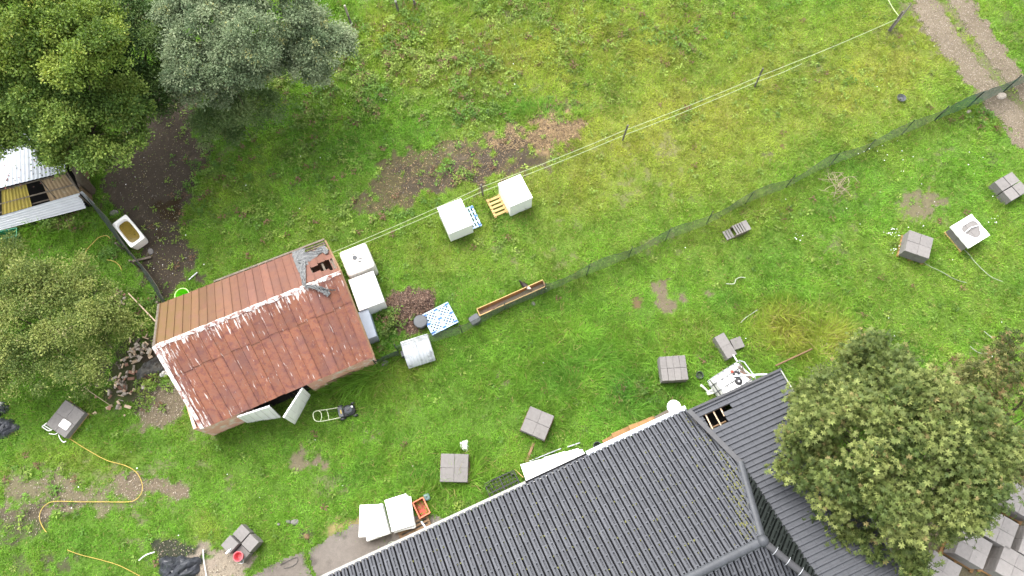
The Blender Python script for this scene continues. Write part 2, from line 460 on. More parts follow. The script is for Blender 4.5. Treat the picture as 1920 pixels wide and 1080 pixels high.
def link(name, me, mat, parent=None, loc=None, rz=0.0):
    if mat is not None and not me.materials:
        me.materials.append(M[mat] if isinstance(mat, str) else mat)
    o = bpy.data.objects.new(name, me)
    COL.objects.link(o)
    if parent is not None: o.parent = parent
    if loc is not None: o.location = loc
    if rz: o.rotation_euler = (0, 0, rz)
    return o
EXCL = []          # footprints where no grass grows: (x, y, half x, half y, yaw)
def tag(o, label=None, cat=None, group=None, kind=None):
    if label: o['label'] = label
    if cat: o['category'] = cat
    if group: o['group'] = group
    if kind: o['kind'] = kind
    return o
def thing(name, label, cat, loc=(0, 0, 0), rz=0.0, group=None, foot=None):
    o = bpy.data.objects.new(name, None)
    o.empty_display_size = 0.2
    COL.objects.link(o)
    o.location = loc; o.rotation_euler = (0, 0, rz)
    if foot: EXCL.append((loc[0], loc[1], foot[0] / 2, foot[1] / 2, rz))
    return tag(o, label, cat, group)
def ground_xy(u, v, z=0.0):
    p = P(u, v, z)
    return Vector((p.x, p.y, 0.0))
def npmesh(name, verts, faces, cols=None, mat=None, parent=None):
    """verts (n,3), faces (m,k) arrays; cols (m,3) face colours"""
    me = bpy.data.meshes.new(name)
    nv, (nf, k) = len(verts), faces.shape
    me.vertices.add(nv); me.vertices.foreach_set('co', np.ascontiguousarray(verts, np.float32).ravel())
    me.loops.add(nf * k); me.loops.foreach_set('vertex_index', np.ascontiguousarray(faces, np.int32).ravel())
    me.polygons.add(nf)
    me.polygons.foreach_set('loop_start', np.arange(0, nf * k, k, dtype=np.int32))
    me.polygons.foreach_set('loop_total', np.full(nf, k, np.int32))
    me.update(calc_edges=True)
    if cols is not None:
        at = me.attributes.new('tint', 'FLOAT_COLOR', 'FACE')
        at.data.foreach_set('color', np.concatenate([cols, np.ones((nf, 1))], 1).astype(np.float32).ravel())
    return link(name, me, mat, parent)
def unit(a):
    return a / (np.linalg.norm(a, axis=1, keepdims=True) + 1e-9)
def leaf_quads(p, ax, nr, L, W, bend=0.12):
    """rhombic leaves: base p, axis ax, normal nr"""
    s = unit(np.cross(ax, nr)); L = L[:, None]; W = W[:, None]
    nr = np.cross(s, ax)
    v = np.stack([p, p + ax * L * 0.48 + s * W * 0.5 + nr * L * bend, p + ax * L, p + ax * L * 0.48 - s * W * 0.5 + nr * L * bend], 1)
    return v.reshape(-1, 3), np.arange(len(p) * 4).reshape(-1, 4)
def spline(pts, k=6):
    pts = [Vector(p) for p in pts]; out = []
    n = len(pts)
    for i in range(n - 1):
        p0, p1, p2, p3 = pts[max(i - 1, 0)], pts[i], pts[i + 1], pts[min(i + 2, n - 1)]
        for j in range(k):
            t = j / k
            out.append(0.5 * ((2 * p1) + (p2 - p0) * t + (2 * p0 - 5 * p1 + 4 * p2 - p3) * t * t + (3 * p1 - p0 - 3 * p2 + p3) * t ** 3))
    out.append(pts[-1])
    return out

# ================================================================== THE GROUND
SOIL = {'s': (0.053, 0.042, 0.031), 'm': (0.074, 0.053, 0.034), 't': (0.26, 0.18, 0.095), 'g': (0.128, 0.102, 0.070),
        'k': (0.026, 0.024, 0.023), 'p': (0.23, 0.19, 0.15), 'r': (0.125, 0.078, 0.047), 'w': (0.033, 0.022, 0.010)}
def ell(u, v, a, b, deg=0, n=14):
    r = R(deg)
    return [(u + a * math.cos(t) * math.cos(r) - b * math.sin(t) * math.sin(r), v + a * math.cos(t) * math.sin(r) + b * math.sin(t) * math.cos(r)) for t in [2 * math.pi * i / n for i in range(n)]]
BARE = [  # outline on the survey, kind of soil, cover 0..1, ragged edge
    ([(186, 330), (225, 240), (270, 160), (360, 150), (392, 270), (385, 300), (348, 370), (352, 430), (368, 520), (300, 575), (262, 480), (210, 400)], 's', 1.0, 0.9),
    (ell(318, 402, 26, 20, 20), 'w', 0.95, 0.6), (ell(298, 440, 12, 16), 'w', 0.6, 0.5),
    ([(672, 400), (700, 340), (735, 295), (810, 255), (900, 248), (960, 236), (1010, 215), (1100, 222), (1104, 246), (1040, 290), (985, 318), (900, 350), (800, 372), (740, 400), (700, 425)], 'm', 0.86, 1.6),
    (ell(865, 318, 110, 30, -20), 's', 0.80, 1.5), (ell(940, 285, 62, 28, -20), 's', 0.95, 0.9),
    (ell(1045, 250, 62, 32, -12), 't', 1.0, 0.7), (ell(960, 258, 60, 16, -14), 't', 0.55, 0.9), (ell(985, 285, 30, 20), 's', 0.7, 0.8),
    (ell(640, 380, 60, 22, -20), 's', 0.35, 1.5), (ell(560, 440, 70, 30, -20), 's', 0.25, 1.5),
    (ell(308, 765, 40, 48, 20), 'g', 0.95, 1.2), (ell(240, 690, 60, 60), 's', 0.8, 1.5), (ell(300, 670, 25, 30), 's', 0.9, 0.8),
    (ell(75, 930, 75, 40), 'g', 0.85, 1.3), (ell(60, 990, 60, 30), 's', 0.75, 1.4), (ell(170, 915, 80, 26), 'g', 0.5, 1.6),
    (ell(243, 910, 27, 32), 'g', 1.0, 0.4), (ell(322, 922, 44, 28, 20), 'g', 1.0, 0.5), (ell(255, 950, 70, 16, -6), 'g', 0.6, 1.1),
    (ell(105, 955, 18, 12), 'g', 0.85, 0.6), (ell(100, 1055, 30, 34), 's', 0.8, 1.3), (ell(30, 1075, 50, 26), 's', 0.6, 1.4),
    (ell(566, 858, 11, 30, 22), 'g', 0.9, 0.4), (ell(602, 868, 19, 14, 0), 'g', 1.0, 0.4), (ell(614, 842, 6, 16, 20), 's', 0.7, 0.5),
    (ell(708, 810, 30, 10, -25), 'g', 0.75, 0.8), (ell(372, 872, 18, 7, -15), 'g', 0.6, 0.6), (ell(432, 902, 6, 17, 15), 'g', 0.6, 0.5),
    (ell(940, 722, 18, 18, 30), 'g', 0.9, 0.7), (ell(935, 708, 8, 8), 's', 0.5, 0.5),
    ([(1222, 537), (1240, 533), (1258, 556), (1296, 572), (1292, 580), (1258, 592), (1236, 584), (1228, 560)], 'g', 0.95, 0.5),
    (ell(1326, 556, 12, 9, 20), 'g', 0.9, 0.5), (ell(1195, 569, 8, 7), 'r', 0.9, 0.4), (ell(1222, 594, 8, 5), 'r', 0.6, 0.4),
    ([(1674, 372), (1700, 362), (1738, 344), (1756, 360), (1777, 384), (1722, 412), (1692, 408)], 'g', 0.85, 0.5),
    (ell(1236, 294, 6, 5), 's', 0.95, 0.2), (ell(1260, 345, 6, 6), 'g', 0.95, 0.2), (ell(1436, 289, 9, 6), 's', 0.8, 0.4),
    (ell(1518, 316, 7, 4), 's', 0.8, 0.4), (ell(1745, 139, 9, 5), 's', 0.8, 0.5), (ell(1003, 166, 5, 4), 'g', 0.8, 0.3),
    ([(726, 560), (738, 542), (762, 538), (790, 548), (815, 545), (816, 570), (800, 585), (795, 620), (775, 640), (748, 615)], 'm', 1.0, 0.6),
    (ell(796, 562, 20, 20), 'r', 0.9, 0.6), (ell(122, 422, 40, 16, -28), 'r', 0.9, 0.9), (ell(210, 400, 26, 9, 50), 'r', 0.5, 0.6),
    (ell(345, 1050, 62, 45), 'k', 0.9, 0.9), (ell(420, 1060, 55, 34), 'p', 0.95, 0.8), (ell(385, 1020, 22, 18), 'p', 0.7, 0.8),
    (ell(640, 990, 36, 12), 't', 0.7, 0.7), (ell(575, 1005, 10, 12), 's', 0.8, 0.5),
    (ell(850, 985, 40, 14, -26), 's', 0.7, 0.8), (ell(1890, 60, 26, 40, -30), 's', 0.45, 1.2), (ell(1700, 30, 10, 26, -30), 's', 0.4, 0.6),
    (ell(1672, 62, 22, 12), 's', 0.55, 0.7), (ell(830, 245, 70, 20, -15), 'r', 0.45, 1.2), (ell(640, 62, 50, 40), 's', 0.35, 1.5),
    (ell(240, 20, 80, 40), 's', 0.8, 1.0), (ell(290, 10, 60, 30), 'r', 0.7, 1.0), (ell(1835, 980, 190, 140), 'g', 0.9, 0.8),
    (ell(735, 170, 60, 26), 's', 0.55, 1.5), (ell(820, 100, 60, 24), 's', 0.55, 1.5), (ell(640, 110, 50, 30), 's', 0.5, 1.5), (ell(900, 40, 70, 22), 's', 0.5, 1.5), (ell(690, 190, 16, 14), 's', 0.7, 0.8), (ell(990, 30, 60, 18), 's', 0.4, 1.5), (ell(1270, 100, 24, 12), 's', 0.5, 0.9), (ell(1075, 62, 60, 24), 's', 0.22, 1.6), (ell(765, 60, 90, 30), 'r', 0.3, 1.6),
    (ell(585, 150, 60, 40), 's', 0.3, 1.5),
]
TRACK = [(1560, -220), (1700, -15), (1722, 37), (1777, 112), (1828, 172), (1852, 200), (1897, 255), (1960, 330), (2100, 520), (2100, 330), (1960, 205), (1907, 132), (1865, 75), (1812, 0), (1800, -15), (1660, -220)]
BARE.append((TRACK, 'g', 0.72, 0.9))
YEL = [(1250, 250, 440, 160, -22, 0.85), (1080, 90, 480, 120, 0, 0.72), (1650, 120, 220, 130, -30, 0.82), (1480, 625, 75, 40, 20, 0.95), (1560, 640, 50, 40, 0, 0.85), (1470, 585, 60, 18, 0, .9),
       (1400, 400, 200, 70, -22, 0.35), (900, 480, 160, 60, -22, 0.22), (620, 470, 120, 60, -22, 0.2), (760, 690, 60, 22, -20, 0.5), (720, 60, 90, 60, 0, 0.6),
       (700, 480, 60, 30, -22, 0.35), (1240, 640, 110, 60, 0, 0.12), (430, 360, 90, 60, 0, 0.2), (1560, 690, 60, 70, 0, 0.35), (1500, 590, 90, 30, 0, 0.4), (1020, 600, 80, 30, 0, 0.15),
       (1750, 560, 220, 160, 0, 0.18), (150, 860, 120, 40, 0, 0.25), (380, 990, 40, 40, 0, 0.4), (315, 1020, 26, 22, 0, 0.5)]
LUSH = [(1180, 740, 90, 60, 0.9), (1250, 800, 60, 40, 0.7), (1060, 690, 140, 60, 0.5), (1020, 205, 110, 22, 0.9), (1350, 480, 40, 30, 0.6), (640, 690, 90, 50, 0.45),
        (940, 430, 60, 40, 0.5), (730, 620, 40, 45, 0.9), (1180, 420, 50, 20, 0.5), (780, 900, 120, 60, 0.35), (1500, 560, 130, 70, 0.25), (1560, 370, 60, 30, 0.25), (700, 250, 120, 50, 0.5), (420, 260, 60, 40, 0.5), (1030, 960, 60, 40, 0.6)]
LONG = [(1080, 680, 210, 110, 0.75), (690, 700, 100, 60, 0.9), (1200, 760, 100, 60, 0.8), (1500, 620, 120, 80, 1.25), (1560, 720, 90, 80, 1.0), (1420, 390, 60, 26, 0.7), (830, 890, 130, 60, 0.7),
        (1300, 640, 90, 50, 0.7), (1340, 760, 60, 40, 0.8), (700, 850, 120, 60, 0.5), (1000, 210, 110, 24, 0.7), (900, 60, 420, 110, 0.6), (640, 220, 160, 90, 0.45), (100, 430, 90, 30, 0.8)]
def blobs(U, V, L):
    s = np.zeros(U.shape)
    for b in L:
        u, v, a, c = b[:4]; k = b[-1]; r = R(b[4]) if len(b) == 6 else 0.0
        du, dv = U - u, V - v
        x = (du * math.cos(r) + dv * math.sin(r)) / a; y = (-du * math.sin(r) + dv * math.cos(r)) / c
        s = np.maximum(s, k * np.exp(-1.1 * (x * x + y * y)))
    return s
def cover(x, y):
    """soil share and colour, grass tone and height at ground points"""
    U, V = Qn(x, y)
    n1 = fbm(x, y, 1.7, 5) - 0.5
    n2 = fbm(x, y, 0.42, 15, 2) - 0.5
    n3 = fbm(x, y, 0.16, 19, 2) - 0.5
    soil = np.zeros(x.shape); col = np.zeros(x.shape + (3,))
    for poly, kind, k, rag in BARE:
        us = [p[0] for p in poly]; vs_ = [p[1] for p in poly]
        sel = (U > min(us) - 70) & (U < max(us) + 70) & (V > min(vs_) - 70) & (V < max(vs_) + 70)
        if not sel.any(): continue
        d = polydist(U[sel], V[sel], poly) / 46.0 + rag * (n1[sel] * 1.3 + n2[sel] * 1.1) + n3[sel] * (0.35 + 0.35 * rag)
        a = sstep(-0.05, 0.12, d) * k
        if k < 0.9: a = a * sstep(0.40, 0.56, 0.5 * fbm(x[sel], y[sel], 0.6, 71, 2) + 0.5 * fbm(x[sel], y[sel], 0.2, 75, 2) + (k - 0.5) * 0.45)
        c = np.array(SOIL[kind])
        col[sel] = col[sel] * (1 - a[:, None]) + c * a[:, None]
        soil[sel] = 1 - (1 - soil[sel]) * (1 - a)
    # faint worn spots everywhere
    worn = sstep(0.66, 0.74, 0.6 * fbm(x, y, 2.3, 33) + 0.4 * fbm(x, y, 0.25, 36, 2)) * 0.5
    col = col * (1 - worn[..., None]) + np.array(SOIL['g']) * worn[..., None]
    soil = 1 - (1 - soil) * (1 - worn)
    yel = np.clip(blobs(U, V, YEL) * (0.72 + 0.6 * fbm(x, y, 3.0, 41)) + 0.34 * (fbm(x, y, 2.2, 51) - 0.5) + 0.30 * (fbm(x, y, 0.7, 61, 2) - 0.5), 0, 1)
    lush = np.clip(blobs(U, V, LUSH) + 1.25 * (fbm(x, y, 1.1, 81) - 0.52) + 0.35 * (fbm(x, y, 5.0, 85) - 0.5), 0, 1)
    tall = np.clip(blobs(U, V, LONG) + 0.45 * (fbm(x, y, 1.1, 91) - 0.5), 0, 1)
    return soil, col, yel, lush, tall, U, V

def axis_coords(lo, hi, step, far):
    c = list(np.arange(lo, hi + 1e-6, step))
    a, s = lo, step
    left = []
    while a > -far:
        s *= 1.5; a -= s; left.append(a)
    b, s = hi, step; right = []
    while b < far:
        s *= 1.5; b += s; right.append(b)
    return np.array(left[::-1] + c + right)
gx = axis_coords(-29, 29, 0.115, 600); gy = axis_coords(-6, 30, 0.115, 600)
GX, GY = np.meshgrid(gx, gy, indexing='ij')
soil, scol, yel, lush, tall, GU, GV = cover(GX, GY)
under = (np.array([0.075, 0.140, 0.020])[None, None] * (1 - yel[..., None]) + np.array([0.160, 0.175, 0.034])[None, None] * yel[..., None])
far = (np.hypot(GX, GY - 10) > 45)[..., None]
under = np.where(far, np.array([0.09, 0.16, 0.03]), under)
sc_ = np.where(soil[..., None] > 0.02, scol / np.maximum(soil, 0.02)[..., None], under)
gt = under * (1 - soil[..., None]) + sc_ * soil[..., None]
inner = (np.abs(GX) < 29) & (GY > -6) & (GY < 30)
GZ = np.where(inner, 0.05 * (fbm(GX, GY, 2.2, 101) - 0.5) * soil + 0.03 * (fbm(GX, GY, 0.35, 107, 2) - 0.5), 0.0)
def heap(u, v, r, h):
    global GZ
    c = P(u, v)
    d = np.hypot(GX - c.x, GY - c.y) / r
    GZ = GZ + np.where(d < 1, h * (1 - d * d) ** 1.5 * (0.75 + 0.5 * fbm(GX, GY, 0.3, 111)), 0)
for h_ in ((765, 570, 1.0, 0.28), (800, 560, 0.6, 0.15), (960, 275, 1.6, 0.16), (1040, 250, 1.3, 0.18), (860, 315, 1.6, 0.1), (1260, 345, 0.2, 0.07), (1236, 294, 0.2, 0.06)):
    heap(*h_)
nx, ny = GX.shape
gv = np.stack([GX, GY, GZ], -1).reshape(-1, 3)
ii, jj = np.meshgrid(np.arange(nx - 1), np.arange(ny - 1), indexing='ij')
gf = np.stack([ii * ny + jj, (ii + 1) * ny + jj, (ii + 1) * ny + jj + 1, ii * ny + jj + 1], -1).reshape(-1, 4)
def ground_mat(name, fine, amp, bump):
    m, t, o = new_mat(name)
    a = N(t, "ShaderNodeAttribute", attribute_name="tint")
    g = N(t, "ShaderNodeNewGeometry")
    n1 = N(t, "ShaderNodeTexNoise", Scale=fine, Detail=6.0, Roughness=0.7); t.links.new(g.outputs['Position'], n1.inputs['Vector'])
    n2 = N(t, "ShaderNodeTexNoise", Scale=fine * 5, Detail=3.0, Roughness=0.7); t.links.new(g.outputs['Position'], n2.inputs['Vector'])
    v = math_(t, 'ADD', math_(t, 'MULTIPLY', math_(t, 'ADD', n1.outputs[0], n2.outputs[0]), amp), 1.0 - amp)
    hv = N(t, "ShaderNodeHueSaturation"); t.links.new(a.outputs['Color'], hv.inputs['Color']); t.links.new(v, hv.inputs['Value'])
    b = N(t, "ShaderNodeBsdfPrincipled", Roughness=0.95); b.inputs['Specular IOR Level'].default_value = 0.15
    t.links.new(hv.outputs[0], b.inputs['Base Color'])
    bp = N(t, "ShaderNodeBump", Strength=bump, Distance=0.03); t.links.new(n2.outputs[0], bp.inputs['Height'])
    t.links.new(bp.outputs[0], b.inputs['Normal']); t.links.new(b.outputs[0], o.inputs[0])
    return m
M['soil'] = ground_mat('soil_and_turf', 5.0, 0.75, 0.7)
M['gravelmat'] = ground_mat('packed_gravel', 7.0, 0.55, 0.6)
def point_tint(o, c):
    at = o.data.attributes.new('tint', 'FLOAT_COLOR', 'POINT')
    at.data.foreach_set('color', np.concatenate([c, np.ones((len(c), 1))], 1).astype(np.float32).ravel())
go = npmesh('ground', gv, gf, None, 'soil')
point_tint(go, gt.reshape(-1, 3))
tag(go, kind='structure')
gz_lookup = (gx, gy, GZ)
def ground_z(x, y):
    i = np.clip(np.searchsorted(gx, x) - 1, 0, nx - 2); j = np.clip(np.searchsorted(gy, y) - 1, 0, ny - 2)
    return GZ[i, j]

# gravel track (two worn wheel lines with grass between) and the worn concrete path along the house
def sheet(name, poly, step, z, colfn, keep, mat):
    w = [P(*p) for p in poly]
    x0, x1 = min(p.x for p in w), max(p.x for p in w); y0, y1 = min(p.y for p in w), max(p.y for p in w)
    xs = np.arange(x0 - 0.6, x1 + 0.6, step); ys = np.arange(y0 - 0.6, y1 + 0.6, step)
    X, Y = np.meshgrid(xs, ys, indexing='ij')
    ok = keep(X, Y)
    vz = ground_z(X, Y) + z + 0.012 + 0.012 * fbm(X, Y, 0.6, 7, 2)
    v = np.stack([X, Y, vz], -1).reshape(-1, 3)
    n_, m_ = X.shape
    I, J = np.meshgrid(np.arange(n_ - 1), np.arange(m_ - 1), indexing='ij')
    f = np.stack([I * m_ + J, (I + 1) * m_ + J, (I + 1) * m_ + J + 1, I * m_ + J + 1], -1).reshape(-1, 4)
    f = f[ok[:-1, :-1].ravel()]
    used = np.unique(f); mp = np.full(len(v), -1); mp[used] = np.arange(len(used))
    o = npmesh(name, v[used], mp[f], None, mat)
    point_tint(o, colfn(v[used][:, 0], v[used][:, 1]))
    return tag(o, kind='structure')
STRIP = [(1640, -220), (1752, -15), (1766, 0), (1798, 52), (1848, 122), (1890, 172), (1935, 220), (2100, 420)]
def track_mask(X, Y):
    U, V = Qn(X, Y)
    d = polydist(U, V, TRACK) / 46 + 0.5 * (fbm(X, Y, 0.8, 121) - 0.5) + 0.45 * (fbm(X, Y, 0.25, 125, 2) - 0.5)
    s = np.full(X.shape, 1e9)
    for a, b in zip(STRIP[:-1], STRIP[1:]):
        ex, ey = b[0] - a[0], b[1] - a[1]
        t = np.clip(((U - a[0]) * ex + (V - a[1]) * ey) / (ex * ex + ey * ey), 0, 1)
        s = np.minimum(s, np.hypot(U - a[0] - t * ex, V - a[1] - t * ey))
    wid = np.interp(V, [-200, 60, 140, 230, 500], [11, 11, 10, 6, 8])
    return np.minimum(d, (s - wid) / 46 + 0.3 * (fbm(X, Y, 0.35, 131, 2) - 0.5))
def track_col(x, y):
    a = fbm(x, y, 1.3, 141)[:, None]
    return np.array([0.118, 0.096, 0.066]) * (1 - a) + np.array([0.178, 0.148, 0.108]) * a
sheet('gravel_track', TRACK, 0.09, 0.004, track_col, lambda X, Y: track_mask(X, Y) > 0, 'gravelmat')
PATHS = [(430, 1110), (500, 1062), (575, 1032), (622, 1004), (655, 985), (690, 984), (720, 1000), (800, 962), (830, 975), (760, 1030), (640, 1110)]
def path_mask(X, Y):
    U, V = Qn(X, Y)
    d = polydist(U, V, PATHS) / 46 + 0.22 * (fbm(X, Y, 0.7, 151) - 0.5) + 0.08 * (fbm(X, Y, 0.2, 155, 2) - 0.5)
    crack = np.abs(U - np.interp(V, [1030, 1060, 1085], [572, 578, 588])) / 46 - 0.07 - 0.1 * (fbm(X, Y, 0.3, 161, 2) - 0.4)
    return np.minimum(d, crack)
def path_col(x, y):
    a = fbm(x, y, 1.1, 165)[:, None]; b = sstep(0.55, 0.7, fbm(x, y, 0.5, 168))[:, None]
    c = np.array([0.125, 0.108, 0.093]) * (1 - a) + np.array([0.175, 0.155, 0.137]) * a
    return c * (1 - 0.35 * b)
sheet('concrete_path', PATHS, 0.07, 0.006, path_col, lambda X, Y: path_mask(X, Y) > 0, 'gravelmat')

# ================================================================== THE RUSTY SHED
shed = thing('tin_shed', 'long low shed with rusty red sheet roof and flaking white paint', 'shed', P(520, 660, 0))
SO = shed.location.copy()
def S(p): return Vector(p) - SO                      # shed-local
ZL, ZR, ZU = 1.92, 3.45, 2.35
sBL, sBR = P(383, 803, ZL), P(700, 668, ZL)
sRL, sRR = P(292, 649, ZR), P(638, 510, ZR)
sTL, sTR = P(301, 570, ZU), P(609, 452, ZU)
def bil(a, b, c, d, s, t):                            # a-b along the ridge, d-c along the eave
    return (a * (1 - s) + b * s) * (1 - t) + (d * (1 - s) + c * s) * t
def roof_sheet(c4, s0, s1, t0, t1, up, mat, name='roof_sheet'):
    """one sheet: thin pan with a turned-up seam on one side, a little uneven"""
    a, b, c, d = c4
    nrm = (b - a).cross(d - a).normalized()
    if nrm.z < 0: nrm = -nrm
    L = (b - a).length; H_ = (d - a).length
    lift = up + random.uniform(0, 0.008)
    ds = 0.028 / L
    cols = [(s0, 0.0), (s0, 0.030), (s0 + ds, 0.030), (s0 + ds, 0.0), ((s0 + s1) / 2, random.uniform(-0.004, 0.006)), (s1 - 0.15 * ds, 0.0), (s1 - 0.15 * ds, -0.012)]
    nt = 4; vs = []; uvs = []
    jag = [random.uniform(-0.004, 0.004) for _ in range(2)]
    for k in range(nt + 1):
        t = t0 + (t1 - t0) * k / nt
        lf = lift + (0.014 * k / nt)                  # lower end laps over the next sheet
        for s, h in cols:
            p = bil(a, b, c, d, s, t + (jag[1] if k == nt else 0)) + nrm * (h + lf + random.uniform(-0.002, 0.002))
            vs.append(S(p)); uvs.append((s * L, t * H_))
    m_ = len(cols)
    fs = [(k * m_ + i, k * m_ + i + 1, (k + 1) * m_ + i + 1, (k + 1) * m_ + i) for k in range(nt) for i in range(m_ - 1)]
    mb = MB().add(vs, fs)
    me = bpy.data.meshes.new(name); me.from_pydata(mb.v, [], mb.f); me.update()
    ul = me.uv_layers.new(name='UVMap')
    for lp in me.loops: ul.data[lp.index].uv = uvs[lp.vertex_index]
    return link(name, me, mat, shed)
low4 = (sRL, sRR, sBR, sBL); up4 = (sRL, sRR, sTR, sTL)
ncol = 19
for i in range(ncol):
    s0, s1 = i / ncol, (i + 1) / ncol
    sp = 0.335 + 0.012 * math.sin(i * 1.7)
    roof_sheet(low4, s0, s1, sp - 0.012, 1.0, 0.010, 'rust')
    roof_sheet(low4, s0, s1, 0.0, sp + 0.02, 0.016, 'rust')
nup = 22
for i in range(nup):
    s0, s1 = i / nup, (i + 1) / nup
    t1 = 1.0
    t0 = 0.0
    if i >= nup - 2: t0, t1 = 0.44, 0.66
    elif i == nup - 3: t0, t1 = 0.40, 0.82
    elif i == nup - 4: t0, t1 = 0.05, 0.86
    if i in (5, 11, 15): 
        roof_sheet(up4, s0, s1, 0.40, t1, 0.010, 'rustmoss'); roof_sheet(up4, s0, s1, t0, 0.42, 0.026, 'rustmoss')
    else:
        roof_sheet(up4, s0, s1, t0, t1, 0.012, 'rustmoss')
# the lower lapped sheets at the broken corner, lying on the rafters
for i, (t0, t1, dz) in ((nup - 1, (0.0, 0.14, -0.02)), (nup - 2, (0.0, 0.20, -0.02)), (nup - 3, (0.0, 0.26, -0.03)), (nup - 4, (0.82, 0.98, -0.05))):
    roof_sheet(up4, i / nup, (i + 1) / nup, t0, t1, dz, 'rustmoss')
# ridge cap: flaking folded strip
mb = MB(); vs = []; uvs = []; fs = []
nn = (sRR - sRL).cross(sBL - sRL).normalized()
for k in range(31):
    s = k / 30
    p = sRL.lerp(sRR, s)
    w = 0.11 + 0.03 * math.sin(k * 2.1)
    dl = (sBL - sRL).normalized(); du = (sTL - sRL).normalized()
    for q, h, v_ in ((p + dl * w, 0.045, 0.1), (p, 0.075, 0.0), (p + du * w * 0.6, 0.045, 0.02)):
        vs.append(S(q + Vector((0, 0, h)))); uvs.append((s * 7, v_))
fs = [(k * 3 + i, (k + 1) * 3 + i, (k + 1) * 3 + i + 1, k * 3 + i + 1) for k in range(30) for i in (0, 1)]
me = bpy.data.meshes.new('ridge_cap'); me.from_pydata(vs, [], fs); me.update()
ul = me.uv_layers.new(name='UVMap')
for lp in me.loops: ul.data[lp.index].uv = uvs[lp.vertex_index]
link('ridge_cap', me, 'barge', shed)
# rafters and purlins seen through the broken corner
for s in (0.86, 0.93, 0.985):
    a = bil(*up4, s, 0.0) - Vector((0, 0, 0.10)); b = bil(*up4, s, 1.0) - Vector((0, 0, 0.10))
    MB().tube([S(a), S(b)], 0.04, 4).build('rafter', 'oldwood', shed)
for t in (0.60, 0.72, 0.90, 0.98):
    a = bil(*up4, 0.80, t) - Vector((0, 0, 0.05)); b = bil(*up4, 1.0, t) - Vector((0, 0, 0.05))
    MB().tube([S(a), S(b)], 0.035, 4).build('batten', 'oldwood', shed)
# boards along both gable ends and the back eave
def board(a, b, w, h, mat, name='barge_board'):
    a, b = S(a), S(b)
    d = (b - a).normalized(); sd = d.cross(Vector((0, 0, 1))).normalized() * w
    up = Vector((0, 0, h))
    q = [a - sd / 2, b - sd / 2, b + sd / 2, a + sd / 2]
    return MB().add([p + up * 0.5 for p in q] + [p - up * 0.5 for p in q], [(0, 1, 2, 3), (7, 6, 5, 4)] + [(i, 4 + i, 4 + (i + 1) % 4, (i + 1) % 4) for i in range(4)]).build(name, mat, shed)
off = (sRL - sRR).normalized() * 0.05
nseg = 4
for k in range(nseg):
    board(sRL.lerp(sBL, k / nseg + 0.003) + off + Vector((0, 0, 0.01 * (k % 2))), sRL.lerp(sBL, (k + 1) / nseg) + off, 0.13, 0.16, 'barge')
board(sRL + off, sTL + off, 0.08, 0.14, 'oldwood')
board(sRR - off * 0.6, sBR - off * 0.6, 0.06, 0.10, 'wood'); board(sRR - off * 0.6, sTR - off * 0.6, 0.06, 0.10, 'wood')
board(sTL + (sTR - sTL) * 0.32 + Vector((-.03, .08, -.02)), sTR + Vector((-.03, .08, -.02)), 0.07, 0.06, 'oldwood', 'gutter_board')
# walls
wBL, wBR = P(407, 815, 0), P(704, 685, 0)
dv = (wBR - wBL).normalized(); pv = Vector((-dv.y, dv.x, 0))
depth = 4.75
wTL, wTR = wBL + pv * depth, wBR + pv * depth
def wall_piece(a, b, z0, z1, mat, name='wall', th=0.12):
    a, b = Vector((a.x, a.y, 0)), Vector((b.x, b.y, 0))
    d = (b - a).normalized(); n_ = Vector((-d.y, d.x, 0)) * th
    q = [a, b, b + n_, a + n_]
    return MB().prism([S(p) for p in q], z0, z1).build(name, mat, shed)
def wp(s): return wBL.lerp(wBR, s)
wall_piece(wp(0), wp(0.20), 0, 1.78, 'shedwall')
wall_piece(wp(0.20), wp(0.275), 0, 1.70, 'shedwall')
wall_piece(wp(0.615), wp(0.70), 0, 1.72, 'shedwall')
wall_piece(wp(0.70), wp(0.88), 0.55, 1.78, 'shedwall')
wall_piece(wp(0.70), wp(0.88), 0.0, 0.50, 'brick', 'rusted_plinth')
wall_piece(wp(0.88), wp(1.0), 0, 1.78, 'shedwall')
wall_piece(wp(0), wTL, 0, 1.9, 'shedwall'); 
wall_piece(wTR, wBR, 0, 1.9, 'shedwall'); wall_piece(wTR, wTL, 0, 2.2, 'shedwall')
# gable infill above the walls
for (e0, e1, rd) in ((wBL, wTL, sRL), (wBR, wTR, sRR)):
    apex = Vector((rd.x, rd.y, 3.25)) + (wBR - wBL).normalized() * (0.22 if rd is sRL else -0.22)
    MB().add([S(Vector((e0.x, e0.y, 1.9))), S(Vector((e1.x, e1.y, 1.9))), S(apex)], [(0, 1, 2)]).build('gable', 'oldwood', shed)
q = [S(wBL + dv * .15 + pv * .15), S(wBR - dv * .15 + pv * .15), S(wTR - dv * .15 - pv * .15), S(wTL + dv * .15 - pv * .15)]
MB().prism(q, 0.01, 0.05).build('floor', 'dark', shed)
# doors: two white ribbed leaves standing ajar
def door(tl, tr, bl, br, name, ribs):
    th = 0.05
    mb = MB().plate([S(tl), S(tr), S(br), S(bl)], th)
    o = mb.build('door', 'white', shed)
    nrm = (tr - tl).cross(bl - tl).normalized()
    for k in range(ribs):
        f = (k + 0.5) / ribs
        a = S(tl.lerp(tr, f)) + nrm * 0.008; b = S(bl.lerp(br, f)) + nrm * 0.008
        MB().tube([a, b], 0.011, 4).build('plank_rib', 'white', o)
        MB().tube([a - nrm * (th + 0.016), b - nrm * (th + 0.016)], 0.011, 4).build('plank_rib', 'offwhite', o)
    return o
door(P(444, 780, 1.85), P(505, 760, 1.85), P(463, 791, 0.05), P(527, 781, 0.05), 'door', 5)
door(P(530, 782, 1.85), P(566, 726, 1.85), P(551, 795, 0.05), P(581, 740, 0.05), 'door', 5)
